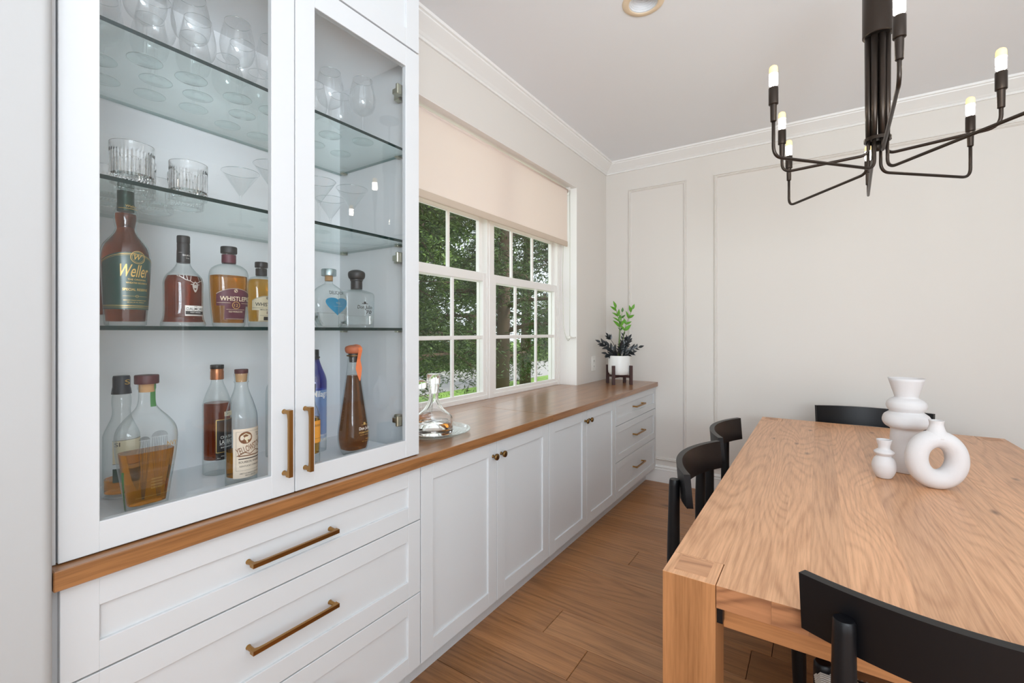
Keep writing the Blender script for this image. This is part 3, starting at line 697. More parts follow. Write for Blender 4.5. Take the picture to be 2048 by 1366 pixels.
# ring-shaped vase
def donut():
    mb = MB(); n1, n2 = 72, 28; vs = []
    for i in range(n1):
        ph = 2*PI*i/n1; c, s = math.cos(ph), math.sin(ph)
        rx, rz = .068, .0825; a = .0355+.002*c*c+.004*max(0,-s)
        for k in range(n2):
            t = 2*PI*k/n2; q = a*math.cos(t); w = .040*math.sin(t)
            x, z = (rx+q)*c, (rz+q)*s
            z = max(z, -.118)
            vs.append((w, x, z+.118))
    mb.add(vs, [(i*n2+k, i*n2+(k+1)%n2, ((i+1)%n1)*n2+(k+1)%n2, ((i+1)%n1)*n2+k) for i in range(n1) for k in range(n2)])
    t = thing('ring_vase', 'matte white ring-shaped vase with a hole through it at the front right', 'vase', (.402, 2.515, TT+.0008), .0)
    t.rotation_euler = (0, 0, -PI/2+.35-.05)
    mb.build('body', M['ceramic'], t, True)
    pr = smooth_prof([(.040,.205),(.036,.220),(.030,.232),(.025,.246),(.0225,.258),(.0235,.268),(.0255,.2755)], 4)
    MB().lathe(pr+[(r-.005, z) for r, z in pr[::-1]], 40).build('neck', M['ceramic'], t, True)
donut()
# ================================================================= CHANDELIER
CX, CY = .206, 2.425
cd = thing('chandelier', 'dark bronze chandelier with eight bent arms and glowing candle bulbs above the table', 'chandelier', (CX, CY, H_C))
def cpart(mb, name, m, parent=None, smooth=True, auto=False): return mb.build(name, M[m], parent or cd, smooth and not auto, world=(parent is None), auto=auto)
cpart(MB().lathe([(.072,H_C-.022),(.074,H_C-.018),(.074,H_C-.001)], 40, (CX,CY)), 'canopy', 'bronze', auto=True)
cpart(MB().tube([(CX,CY,H_C-.02),(CX,CY,H_C-.06)], .010, 16).tube([(CX,CY,H_C-.05),(CX,CY,2.845)], .006, 12), 'stem', 'bronze')
cpart(MB().lathe([(.049,2.637),(.0515,2.640),(.0515,2.846),(.049,2.850),(.0005,2.850)], 40, (CX,CY)), 'canister', 'bronze', auto=True)
cpart(MB().lathe([(.039,2.200),(.046,2.200),(.046,2.214),(.039,2.214)], 36, (CX,CY), capb=False, capt=False).lathe([(.046,2.214),(.046,2.200)], 36, (CX,CY), capb=False, capt=False).lathe([(.0005,2.208),(.030,2.208)], 36, (CX,CY), capb=False, capt=False), 'collar', 'bronze', auto=True)
cpart(MB().tube([(CX,CY,2.16),(CX,CY,2.20)], .008, 12), 'finial', 'bronze')
BULBS = [(-.141,2.000,0),(-.138,2.445,1),(-.128,2.828,0),(.227,3.150,1),(.547,2.742,0),(.544,2.330,1),(.548,1.990,0),(.199,1.752,1)]
for i, (bx, by, hi) in enumerate(BULBS):
    th = math.radians(-112.5-45*i); sx_, sy_ = CX+.033*math.cos(th), CY+.033*math.sin(th)
    ze = 2.142 if hi else 2.074; zb = 2.38
    cpart(MB().tube([(sx_,sy_,2.63),(sx_,sy_,2.36),(sx_,sy_,2.212)], [.0125,.011,.0085], 14), 'tube', 'bronze')
    a = MB().tube(fillet([(sx_,sy_,2.212),(sx_,sy_,ze+.004),(bx,by,ze),(bx,by,zb-.10)], .042, 8), .0062, 10)
    ao = cpart(a, 'arm', 'bronze')
    MB().lathe([(.0085,zb-.172),(.0105,zb-.170),(.0115,zb-.106),(.009,zb-.104)], 20, (bx,by)).build('sleeve', M['bronze'], ao, auto=True)
    MB().lathe([(.014,zb-.108),(.0165,zb-.106),(.0165,zb-.044),(.0150,zb-.042),(.0005,zb-.046)], 24, (bx,by)).build('socket_cup', M['bronze'], ao, auto=True)
    MB().lathe([(.011,zb-.046),(.011,zb-.036),(.0145,zb-.032),(.0148,zb+.010)], 24, (bx,by), capt=False).build('bulb', M['bulb'], ao, True)
    MB().lathe([(.0148,zb+.010),(.0148,zb+.022),(.0146,zb+.030),(.0125,zb+.037),(.007,zb+.041),(.0005,zb+.042)], 24, (bx,by), capb=False).build('bulb_tip', M['bulb_top'], ao, True)
# ================================================================= PICTURE on the wall opposite (seen in the glass doors)
pf = thing('framed_picture', 'large pale landscape picture in a white frame, reflected in the left glass door', 'picture', (XR, 2.6, 1.5))
py0, py1, pz0, pz1 = 1.86, 3.36, 1.045, 2.05
fr = MB()
for q in ((py0,py0+.045,pz0,pz1),(py1-.045,py1,pz0,pz1),(py0+.045,py1-.045,pz0,pz0+.045),(py0+.045,py1-.045,pz1-.045,pz1)): fr.box(XR-.035, XR-.002, *q, .003)
fr.build('frame', M['trim'], pf, world=True)
MB().box(XR-.012, XR-.003, py0+.04, py1-.04, pz0+.04, pz1-.04).build('mat_board', M['white'], pf, world=True)
ma = mat('pale_landscape_print', (.7,.7,.68,1), .7); tc = N(ma, 'ShaderNodeTexCoord')
L(ma, ramp(ma, noise(ma, tc.outputs['Object'], 3.2, 8, .68, .4), [(.30, srgb(110,124,116)), (.46, srgb(176,182,178)), (.58, srgb(214,216,214)), (.75, srgb(150,150,118))]), ma.node_tree.nodes['Principled BSDF'].inputs['Base Color'])
MB().box(XR-.014, XR-.0119, py0+.085, py1-.085, pz0+.085, pz1-.085).build('print', ma, pf, world=True)
# ================================================================= PLANT AND STAND
px_, py_, pz_ = -1.500, 3.985, .934
st = thing('plant_stand', 'dark walnut four-legged plant stand on the worktop by the back wall', 'plant stand', (px_, py_, pz_), -PI/4-.08)
for k in range(4):
    a = k*PI/2+PI/4; x, y = .114*math.cos(a), .114*math.sin(a)
    MB().box(x-.0125, x+.0125, y-.0125, y+.0125, .0, .169, .001).build('leg', M['stand'], st)
for a in (PI/4, 3*PI/4):
    b = MB().box(-.104,.104,-.010,.010,.060 if a < 1 else .0595,.0815); c, s_ = math.cos(a), math.sin(a); b.v = [(x*c-y*s_, x*s_+y*c, z) for x, y, z in b.v]; b.build('crossbar', M['stand'], st)
pp = thing('potted_plant', 'dark-leaved plant with bright green new shoots in a round white pot', 'plant', (px_, py_, pz_+.0825))
MB().lathe([(.068,0),(.084,.004),(.095,.020),(.0985,.042),(.0985,.170),(.097,.1735),(.093,.1735),(.092,.168),(.092,.150)], 48, capt=False).build('pot', M['pot'], pp, auto=True)
MB().lathe([(.0918,.152),(.05,.158),(.0005,.160)], 32, capb=False).build('soil', M['soil'], pp, True)
def leaf_mesh(n, ln, wd, curl=.12):
    vs = []; k = 7
    for i in range(k):
        t = i/(k-1); w = wd*math.sin(PI*min(1, t**.8))*.5*(1-.2*t)+.0004; z = -curl*ln*t*t
        vs += [(ln*t, -w, z+w*.3), (ln*t, 0, z), (ln*t, w, z+w*.3)]
    f = []
    for i in range(k-1): f += [(3*i, 3*i+3, 3*i+4, 3*i+1), (3*i+1, 3*i+4, 3*i+5, 3*i+2)]
    me = D.meshes.new(n); me.from_pydata(vs, [], f); me.polygons.foreach_set('use_smooth', [True]*len(f)); return me
LM = {}
for key, mm in (('d','leaf_dark'),('g','leaf_green'),('m','leaf_mid')): LM[key] = leaf_mesh('leaf', .070, .033); LM[key].materials.append(M[mm])
def stem(pts, r, m, key, n, t0, scale=1.0, mixm=None, seed=0):
    rr = random.Random(seed); P = fillet(pts, .1, 5)
    MB().tube(P, [r*(1-.55*i/(len(P)-1)) for i in range(len(P))], 8).build('stem', M[m], pp, True)
    d = [0]
    for a, b in zip(P[:-1], P[1:]): d.append(d[-1]+(b-a).length)
    for i in range(n):
        t = t0+(1-t0)*(i//2*2 if i < n-1 else i)/(n-1); q = t*d[-1]; j = max(k for k in range(len(d)-1) if d[k] <= q+1e-9); u_ = (q-d[j])/max(d[j+1]-d[j], 1e-6)
        pos = P[j].lerp(P[j+1], u_); tan = (P[j+1]-P[j]).normalized()
        side = tan.cross(Vector((.56,-.83,0))).normalized()*(1 if i % 2 else -1)
        dr = (tan*rr.uniform(.8,1.0)+side*rr.uniform(.5,.75)+Vector((rr.uniform(-.2,.2), rr.uniform(-.2,.2), rr.uniform(-.05,.12)))).normalized()
        if i == n-1: dr = tan
        z = (Vector((rr.uniform(.2,.7), rr.uniform(-.8,-.2), .5))-dr*0); y = z.cross(dr).normalized(); z = dr.cross(y)
        mt = Matrix((dr, y, z)).transposed().to_4x4(); mt.translation = pos
        k = key if not mixm else (mixm if t < .45 else key)
        o = D.objects.new('leaf', LM[k]); COL.objects.link(o); o.parent = pp
        s_ = scale*rr.uniform(.8,1.15)*(1-.25*t); o.matrix_local = mt @ Matrix.Diagonal((s_, s_, s_, 1))
Rv = Vector((math.cos(yaw), math.sin(yaw), 0))      # direction along which the plant spreads
def q(a, h, d=0): return Rv*a+Vector((-.556*d, .831*d, h))
stem([q(-.005,.15), q(.000,.33), q(.006,.46), q(-.030,.600)], .0050, 'stem_green', 'g', 8, .62, 1.35, None, 1)
stem([q(.010,.15), q(.040,.34), q(.060,.45), q(.118,.590)], .0042, 'stem_green', 'g', 8, .55, 1.2, 'm', 2)
stem([q(.0,.15), q(.010,.36), q(.02,.50), q(.028,.565)], .0034, 'stem_green', 'm', 7, .60, .8, None, 9)
for i, (a, h, n, sc, d) in enumerate(((-.165,.290,11,1.15,.01),(-.088,.345,5,.9,.02),(-.115,.190,8,1.1,-.03),(.045,.360,12,.75,.01),(.070,.315,12,1.15,-.02),(.105,.300,10,1.15,.04),(.175,.245,9,1.05,.0),(.10,.205,7,1.0,-.05),(.0,.265,9,1.0,-.05),(-.05,.22,8,1.05,.05))):
    stem([q(a*.12,.15,d*.3), q(a*.35,.15+(h-.15)*.55,d), q(a,h,d*1.5)], .0040, 'stem_dark', 'd', n, .30 if n > 6 else .85, sc*.92, None, 30+i)
# ================================================================= TRAY AND DECANTERS
ZC = .934
tr = MB().lathe(smooth_prof([(.0005,.0045),(.095,.0045),(.103,.007),(.111,.0045),(.119,.007),(.127,.0045),(.135,.007),(.144,.005),(.154,.009),(.162,.012),(.176,.016),(.182,.017),(.182,.0135),(.168,.009),(.155,.001),(.10,0),(.0005,0)], 2)[::-1], 64, capb=False, capt=False).build('round_tray', M['bottle_glass'], None, True)
tr.location = (-1.515, 1.580, ZC+.0006); tag(tr, 'round clear glass tray with rippled rim on the worktop beside the tall cabinet', 'tray')
for i, r_ in enumerate((.12,.135)): pass
dc = thing('decanter', 'round clear crystal decanter with a blocky stopper on the glass tray', 'decanter', (-1.460, 1.535, ZC+.0080))
DO = smooth_prof([(.066,0),(.082,.004),(.0865,.014),(.0865,.062),(.082,.080),(.062,.098),(.040,.120),(.026,.145),(.0215,.170),(.0220,.200),(.027,.222),(.0275,.226)], 4)
DI = [(max(r-.006, .012), max(z, .026)) for r, z in DO if z >= .02]
MB().lathe(DO+[(.0225,.226)]+DI[::-1]+[(.0005,.026)], 64, capt=False).build('glass_body', M['crystal'], dc, True)
wz = [(max(r-.0065, .01), z) for r, z in DO if .02 < z < .058]
MB().lathe([(.0005,.0265)]+[(r, max(z, .0265)) for r, z in wz]+[(.0005,.058)], 48, capb=False, capt=False).build('liquid', M['water_liq'], dc, True)
MB().lathe([(.0145,.185),(.0205,.222),(.0205,.230),(.030,.231),(.031,.234),(.031,.270),(.0295,.273),(.0005,.273)], 8 if False else 36).build('stopper', M['crystal'], dc, auto=True)
d2 = thing('decanter', 'clear square decanter with amber spirit, half hidden behind the tall cabinet', 'decanter', (-1.615, 1.610, ZC+.0080))
S2 = [(.040,0),(.043,.004),(.044,.012),(.044,.130),(.040,.142),(.020,.152),(.017,.160),(.017,.185),(.022,.190)]
MB().lathe(S2, 40, p=5, capt=False).build('glass_body', M['bottle_glass'], d2, auto=True)
MB().lathe([(.037,.012),(.038,.015),(.038,.070)], 40, p=5).build('liquid', M['amber'], d2, auto=True)
MB().lathe([(.018,.186),(.026,.192),(.029,.205),(.026,.222),(.012,.230)], 24).build('stopper', M['crystal'], d2, auto=True)
# ================================================================= BOTTLES
S3, S1 = 1.4228, .9555
class Bottle:
    def __init__(s, name, label, x, y, z, prof, sx=1, p=2, liquid=None, level=None, glass='bottle_glass', base=.012, wall_=.0035, rz=0, sub=4, n=56):
        s.pr = smooth_prof(prof, sub); s.t = thing(name, label, 'bottle', (x, y, z), rz); s.sx, s.p = sx, p
        MB().lathe(s.pr, n, sx=sx, sy=1, p=p, capt=False).build('glass', M[glass], s.t, auto=True)
        s.S = Surf(s.pr, sx, p)
        if liquid:
            li = [(max(q[0]-wall_, .003), q[1]) for q in s.pr if base <= q[1] <= level]; li = [(li[0][0]*.93, li[0][1]-.001)]+li+[(max(s.S.r(level)-wall_, .003), level)]
            MB().lathe(li, n, sx=(sx*li[2][0]-0)/li[2][0] if True else sx, sy=1, p=p).build('liquid', M[liquid], s.t, auto=True)
    def cap(s, prof, m, name='cap', n=32, **k): return MB().lathe(prof, n, **k).build(name, M[m], s.t, auto=True)
    def label(s, m, f, name='label'): 
        mb = MB(); f(mb, s.S); return mb.build(name, M[m], s.t, True)
    def put(s, parent, m, f, name='lettering'):
        mb = MB(); f(mb, s.S); return mb.build(name, M[m], parent)

# --- middle shelf, left door
b = Bottle('whiskey_bottle', 'large green-labelled whiskey bottle with green foil cap on the middle glass shelf', -1.42, .406, S3,
    [(.036,0),(.040,.003),(.0415,.012),(.046,.09),(.0490,.16),(.0485,.178),(.044,.196),(.034,.212),(.025,.226),(.0205,.238),(.0215,.248),(.0235,.262),(.0235,.275),(.0200,.286),(.0165,.296),(.0150,.305)], 1, 2, 'amber_dark', .2755)
b.cap([(.0168,.282),(.0172,.283),(.0172,.300),(.0166,.302),(.0166,.324),(.0170,.326),(.0168,.331),(.0005,.332)], 'green_cap')
b.label('gold', lambda m, S: S.line(m, [(-.017,.2865),(.017,.2865)], .0012, .0055) and S.text(m, 'Weller', .004, .293, .018, .006, .006, .2), 'cap_print')
lb = b.label('green_label', lambda m, S: S.patch(m, -.066, .066, .040, .158, .0004, 28, 14, top=.020))
b.put(lb, 'green_label', lambda m, S: S.disc(m, .010, .166, .0155, .0008), 'seal')
def wl(m, S):
    arc = [(-.066+.132*i/24, .154+.020*(1-((2*i/24)-1)**2)) for i in range(25)]; S.line(m, arc, .0012); S.line(m, [(a, z-.003) for a, z in arc], .0005)
    S.ring(m, .010, .166, .0150, .0012, .0012); S.ring(m, .010, .166, .0122, .0005, .0012)
    S.text(m, 'W', .010, .166, .016, .013, .0012, .35); S.text(m, 'Weller', .006, .133, .060, .030, .0011, .35)
    S.text(m, 'THE ORIGINAL', .010, .112, .040, .0042); S.text(m, 'WHEATED BOURBON', .010, .104, .046, .0042)
    S.text(m, 'SPECIAL RESERVE', .008, .088, .054, .0060)
    S.line(m, [(-.018,.072),(.036,.072)], .0005); S.ring(m, .009, .072, .003, .0006); S.line(m, [(-.064,.049),(.064,.049)], .0013); S.line(m, [(-.064,.045),(.064,.045)], .0007)
    S.text(m, 'KENTUCKY STRAIGHT BOURBON WHISKEY', .008, .062, .050, .0024); S.text(m, '45% ALC. BY VOL. 90 PROOF', .008, .057, .036, .0022)
b.put(lb, 'gold', wl)
b = Bottle('whiskey_bottle', 'red-brown bottle with cork stopper, mostly hidden behind the large green-labelled bottle', -1.56, .372, S3,
    [(.036,0),(.038,.004),(.038,.14),(.034,.165),(.022,.185),(.0145,.20),(.0140,.235),(.016,.238),(.016,.244)], 1, 2, 'amber_red', .18)
b.cap([(.0145,.195),(.0155,.232),(.018,.236),(.018,.244),(.0155,.246),(.0005,.246)], 'copper'); b.cap([(.018,.238),(.0185,.240),(.0185,.246),(.016,.248)], 'black_cap', 'collar'); b.cap([(.010,.244),(.0115,.263),(.0005,.264)], 'cork', 'stopper')
b = Bottle('whisky_bottle', 'dark red whisky bottle with a silver stag emblem and small silver plate', -1.43, .533, S3,
    [(.048,0),(.0505,.003),(.0500,.010),(.0455,.024),(.0440,.05),(.0445,.105),(.0440,.122),(.038,.138),(.026,.152),(.0170,.166),(.0145,.180),(.0138,.20)], .95, 2.2, 'amber_red', .136)
b.cap([(.0150,.172),(.0155,.174),(.0150,.205),(.0145,.208),(.0148,.222),(.0140,.2245),(.0150,.227),(.0150,.243),(.0140,.245),(.0005,.245)], 'black_cap')
b.label('silver', lambda m, S: S.line(m, [(-.015,.199),(.015,.199)], .0006, .0016) and S.text(m, 'DALMORE', .004, .192, .020, .0045, .002) and S.text(m, 'THE', .004, .184, .008, .003, .002), 'cap_print')
def stag(m, S):
    S.line(m, [(.010,.118),(.006,.110),(.008,.100),(.012,.092),(.016,.100),(.018,.110),(.014,.118),(.010,.118)], .003, .0012)
    S.disc(m, .012, .107, .0050, .0010); S.disc(m, .012, .096, .0026, .0012)
    for g in (-1, 1):
        cx = .012
        S.line(m, [(cx+.004*g,.116),(cx+.012*g,.121),(cx+.022*g,.124),(cx+.033*g,.132),(cx+.036*g,.143)], .0018, .0012)
        for a, z0, a2, z2 in ((.012,.121,.009,.134),(.018,.123,.019,.136),(.026,.127,.025,.138),(.033,.132,.040,.134)): S.line(m, [(cx+a*g,z0),(cx+a2*g,z2)], .0014, .0012)
        S.line(m, [(cx+.004*g,.113),(cx+.011*g,.112)], .002, .0012)
b.label('silver', stag, 'emblem')
lb = b.label('silver', lambda m, S: S.patch(m, -.012, .038, .028, .056, .0008, 10, 2))
b.put(lb, 'white_print', lambda m, S: S.patch(m, -.0105, .0365, .042, .0545, .0012, 10, 2), 'upper_field')
b.put(lb, 'ink', lambda m, S: S.patch(m, -.0105, .0365, .032, .041, .0012, 10, 2), 'lower_field')
b.put(lb, 'ink', lambda m, S: S.text(m, 'DALMORE', .013, .0470, .043, .0075, .0016) and S.text(m, 'THE', .013, .0530, .008, .0022, .0016))
b.put(lb, 'white_print', lambda m, S: S.text(m, 'PORT WOOD', .013, .0375, .026, .0032, .0016))
def pig(name, label, x, y, k, lm, level, sm_m, num, liqm, inkm, sub_txt, num_m):
    b = Bottle(name, label, x, y, S3, [(r*k, z*k) for r, z in [(.036,0),(.0385,.003),(.040,.012),(.0445,.06),(.0475,.12),(.0475,.145),(.043,.162),(.032,.172),(.0195,.177),(.0170,.181),(.0170,.205),(.0185,.208)]], .82, 2.6, liqm, level*k)
    b.cap([(r*k, z*k) for r, z in [(.0195,.207),(.0205,.209),(.0205,.224),(.0195,.226),(.0005,.226)]], 'black_cap', 'stopper')
    nb = b.cap([(r*k, z*k) for r, z in [(.0178,.180),(.0178,.203)]], sm_m, 'neck_band', capb=False, capt=False)
    b.put(nb, num_m, lambda m, S: S.ring(m, .002, .192*k, .0085*k, .0012, .0016) and S.text(m, num, .002, .192*k, .010*k, .009*k, .0018), 'neck_number')
    lb = b.label(lm, lambda m, S: S.patch(m, -.047*k, .049*k, .058*k, .092*k, .0006, 20, 5, top=.016*k) and S.patch(m, -.026*k, .030*k, .020*k, .0581*k, .0006, 12, 5))
    def tx(m, S):
        arc = [(-.047*k+.096*k*i/20, .0905*k+.016*k*(1-((2*i/20)-1)**2)) for i in range(21)]; S.line(m, arc, .0008, .001)
        S.text(m, 'WHISTLEPIG', .004, .078*k, .082*k, .0125*k, .0012); S.ring(m, .001, .100*k, .004*k, .0012); S.line(m, [(-.002,.097*k),(.004,.104*k)], .0015)
        S.line(m, [(-.045*k,.066*k),(-.012*k,.066*k)], .0007, .001); S.line(m, [(.016*k,.066*k),(.047*k,.066*k)], .0007, .001)
        S.text(m, sub_txt, .002, (.042 if num == '12' else .060)*k, (.036 if num == '12' else .050)*k, .004*k, .0012)
        for zz in (.022, .040 if num != '12' else .048): S.line(m, [(-.022*k,zz*k),(.026*k,zz*k)], .0006, .001)
    b.put(lb, inkm, tx)
    if num == '12': b.put(lb, num_m, lambda m, S: S.ring(m, .002, .060*k, .0095*k, .0016, .0014) and S.text(m, '12', .002, .060*k, .010*k, .008*k, .0016), 'number')
    else:
        b.put(lb, 'maroon', lambda m, S: S.text(m, '10', .006, .050*k, .014*k, .009*k, .0014), 'number')
        b.put(lb, 'black_label', lambda m, S: S.patch(m, -.010*k, .040*k, .024*k, .036*k, .0011, 8, 2), 'band')
    return b
pig('whiskey_bottle', 'rounded amber bottle with maroon label and number 12, beside the stag bottle', -1.43, .648, 1.03, 'maroon', .143, 'maroon', '12', 'amber', 'cream', 'OLD WORLD RYE', 'gold')
pig('whiskey_bottle', 'smaller amber bottle with cream label and number 10, partly behind the door stile', -1.50, .778, .93, 'cream', .165, 'ink', '10', 'amber_light', 'ink', 'SMALL BATCH RYE', 'gold')
# --- middle shelf, right door
b = Bottle('tequila_bottle', 'round clear bottle with turquoise heart label and metal cap on the middle shelf', -1.56, 1.065, S3,
    [(.045,0),(.050,.004),(.066,.030),(.076,.065),(.078,.095),(.070,.125),(.050,.150),(.026,.165),(.0165,.172),(.0155,.196),(.018,.200)], .5, 2.2, None)
b.cap([(.0145,.180),(.0145,.200)], 'cork', 'cork'); b.cap([(.0265,.199),(.0272,.201),(.0272,.222),(.0255,.225),(.0005,.225)], 'alu')
MB().lathe([(.040,.008),(.060,.034),(.066,.058)], 48, sx=.42, p=2.2).build('liquid', M['water_liq'], b.t, auto=True)
lb = b.label('teal', lambda m, S: m.add([S.at(.012+.050*math.sin(tt)**3*1.0, .088+.0026*(13*math.cos(tt)-4*math.cos(2*tt)-1.2*math.cos(3*tt)), .001) for tt in [2*PI*i/40 for i in range(40)]]+[S.at(.012,.085,.001)], [(40, (i+1)%40, i) for i in range(40)]), 'label')
b.label('ink', lambda m, S: S.text(m, 'DELICADA', .014, .134, .066, .013, .001) , 'lettering')
b.put(lb, 'blue_clear' if False else 'silver', lambda m, S: S.text(m, 'TEQ', .012, .094, .018, .007, .0014) and S.line(m, [(-.006,.082),(.030,.082)], .0008, .0014))
b = Bottle('tequila_bottle', 'squat clear rectangular bottle with rounded black stopper on the middle shelf', -1.42, 1.085, S3,
    [(.060,0),(.063,.002),(.064,.008),(.0655,.115),(.0650,.122),(.060,.130),(.040,.137),(.020,.142),(.0155,.146),(.0150,.170),(.0180,.173)], .48, 5, None, n=72)
MB().lathe([(.055,.012),(.058,.014),(.0585,.044)], 48, sx=.44, p=5).build('liquid', M['water_liq'], b.t, auto=True)
b.cap([(.0205,.143),(.0205,.172),(.0230,.174),(.0230,.178)], 'black_cap', 'neck_foil'); b.cap(smooth_prof([(.019,.178),(.027,.182),(.0305,.194),(.028,.206),(.014,.213),(.0005,.214)], 4), 'black_cap', 'stopper')
b.label('ink', lambda m, S: S.text(m, 'Don Julio', .012, .074, .066, .017, .001, .15) and S.text(m, '70', .030, .058, .024, .013, .001, .1) and S.disc(m, .012, .092, .0050, .001) and S.line(m, [(-.001,.089),(.025,.089)], .002, .001), 'lettering')
# --- cabinet floor, left door
b = Bottle('whisky_bottle', 'clear whisky bottle with navy cap and cream and green label, behind the wide flask bottle', -1.61, .451, S1,
    [(.036,0),(.039,.003),(.0405,.012),(.0405,.150),(.0390,.172),(.030,.196),(.0225,.215),(.0200,.235),(.0215,.255),(.0205,.275),(.0160,.295),(.0150,.31)], 1, 2, 'amber', .048)
b.cap([(.0225,.281),(.0205,.296),(.0195,.300),(.0195,.326),(.0180,.331),(.0005,.332)], 'navy_cap')
b.label('gold', lambda m, S: S.text(m, 'S', .006, .314, .010, .014, .006), 'cap_print')
lb = b.label('cream', lambda m, S: S.patch(m, -.030, .046, .094, .158, .0005, 12, 5)); b.put(lb, 'ink', lambda m, S: S.text(m, 'SI', -.020, .147, .012, .011) and S.line(m, [(-.030,.1575),(.046,.1575)], .001) and S.line(m, [(-.030,.0945),(.046,.0945)], .001))
lb = b.label('green_label', lambda m, S: S.patch(m, -.030, .046, .045, .082, .0005, 12, 4), 'lower_label'); b.put(lb, 'white_print', lambda m, S: [S.text(m, 'single malt scotch whisky', .010, .076-.005*i, .036, .0022) for i in range(6)])
b = Bottle('whiskey_bottle', 'wide faceted flask bottle half full of amber whiskey with maroon stopper and green strip', -1.425, .450, S1,
    [(.040,0),(.0415,.003),(.0435,.010),(.050,.060),(.058,.115),(.0630,.160),(.0635,.190),(.0590,.211),(.046,.232),(.031,.249),(.0215,.262),(.0178,.276),(.0170,.290),(.0170,.304),(.0190,.308),(.0190,.320)], .55, 3.4, 'amber', .151, base=.016, wall_=.006, n=72)
b.cap([(.0165,.300),(.0165,.322)], 'cork', 'cork'); b.cap([(.0250,.321),(.0256,.323),(.0256,.341),(.0245,.343),(.0005,.343)], 'maroon_cap', 'stopper')
b.label('green_strip', lambda m, S: S.patch(m, .004, .016, .262, .3205, .0012, 3, 10), 'strip')
b.label('green_strip', lambda m, S: S.patch(m, -.060, -.054, .010, .110, .0012, 2, 8), 'side_strip')
def owl(m, S):
    rr = random.Random(4)
    for cx, w, zt_ in ((-.016,.011,.200), (.016,.017,.205)):
        for k in range(9):
            ww = w*(k+1)/9; S.line(m, [(cx+ww*math.cos(a)*(1), zt_-.016+.55*ww*1.4*math.sin(a)) for a in [PI*j/10 for j in range(11)]], .0005, .0012)
        for k in range(-4, 5):
            a0 = cx+w*k/4.6; S.line(m, [(a0, zt_-.018), (a0+rr.uniform(-.003,.003), zt_-.05), (cx+(a0-cx)*.6, .08), (cx+(a0-cx)*.25, .035)], .0005, .0012)
b.label('ink', owl, 'etching')
b.label('gold', lambda m, S: S.text(m, 'NVY', .044, .166, .024, .012, .0014) and S.line(m, [(-.030,.040),(.045,.040)], .0006, .0014) and [S.text(m, 'BOURBON WHISKEY', .012, .082-.0075*i, .024, .0035, .0014) for i in range(4)], 'lettering')
b = Bottle('brandy_bottle', 'slim brandy bottle with black label, copper foil neck and black cap', -1.605, .692, S1,
    [(.036,0),(.0385,.003),(.0395,.010),(.0400,.20),(.0392,.222),(.034,.245),(.026,.268),(.0190,.286),(.0165,.300),(.0160,.330)], 1, 2, 'amber_red', .226)
b.cap([(.0185,.300),(.0190,.302),(.0185,.320),(.0190,.324),(.0178,.328),(.0182,.334)], 'copper', 'neck_foil'); b.cap([(.0185,.334),(.0190,.335),(.0190,.346),(.018,.347),(.0005,.347)], 'black_cap')
lb = b.label('black_label', lambda m, S: S.patch(m, -.020, .056, .048, .176, .0005, 16, 8)); 
def lau(m, S):
    S.line(m, [(-.0185,.072),(.0545,.072),(.0545,.1745),(-.0185,.1745),(-.0185,.072)], .0016); 
b.put(lb, 'gold', lau, 'border')
b.put(lb, 'white_print', lambda m, S: S.text(m, 'CHATEAU', .016, .119, .046, .0085) and S.text(m, 'LAUBADE', .016, .104, .050, .013) and S.line(m, [(-.010,.095),(.044,.095)], .0008) and S.text(m, 'BAS ARMAGNAC', .016, .087, .044, .0045) and S.text(m, 'APPELLATION CONTROLEE', .014, .060, .040, .003) and S.text(m, '70 cl', -.012, .054, .008, .003))
lb = b.label('cream', lambda m, S: S.patch(m, .004, .040, .184, .199, .0006, 6, 2), 'age_label'); b.put(lb, 'ink', lambda m, S: S.text(m, 'XO', .018, .1915, .016, .0085))
b = Bottle('bourbon_bottle', 'tall clear bourbon bottle with ornate cream label, in front of the black-labelled slim bottle', -1.42, .678, S1,
    [(.037,0),(.040,.003),(.0415,.010),(.0425,.120),(.0425,.190),(.040,.215),(.032,.245),(.0225,.272),(.0178,.290),(.0175,.302),(.0192,.304),(.0192,.307),(.0178,.309),(.0195,.325),(.0195,.330)], 1, 2, 'amber', .104)
b.cap([(.0140,.305),(.0165,.330)], 'cork', 'cork'); b.cap([(.0175,.330),(.0180,.331),(.0180,.341),(.0172,.342),(.0005,.342)], 'maroon_cap', 'stopper')
lb = b.label('paper', lambda m, S: S.patch(m, -.040, .052, .030, .172, .0006, 18, 8))
b.put(lb, 'brown_print', lambda m, S: S.disc(m, -.008, .146, .0175, .0011) and S.text(m, 'YELLOWSTONE', .008, .118, .082, .019, .0012, 0, .30) and S.line(m, [(-.030,.094),(-.010,.104),(.004,.098),(.020,.108),(.044,.100)], .0022, .0012) and S.ring(m, .034, .100, .006, .001) and S.line(m, [(-.026,.094),(.046,.094)], .003, .0012))
b.put(lb, 'cream', lambda m, S: S.disc(m, -.006, .144, .0055, .0016) and S.line(m, [(-.020,.151),(-.008,.158),(.005,.151)], .0024, .0016) and S.line(m, [(-.006,.142),(-.004,.132)], .004, .0016), 'vignette')
b.put(lb, 'ink', lambda m, S: S.line(m, [(-.032,.164),(.046,.164),(.046,.052),(-.032,.052),(-.032,.164)], .0005) and S.line(m, [(-.026,.0855),(.044,.0855)], .0028) and S.text(m, 'BOURBON WHISKEY', .008, .076, .066, .0062) and S.text(m, 'KENTUCKY STRAIGHT', .008, .064, .062, .0045) and S.text(m, 'Since', .030, .156, .013, .005) and S.text(m, '1872', .031, .149, .010, .004) and S.text(m, 'LIMESTONE BRANCH DISTILLERY', .006, .043, .058, .0036) and S.text(m, 'SMALL BATCH', .006, .037, .030, .003))
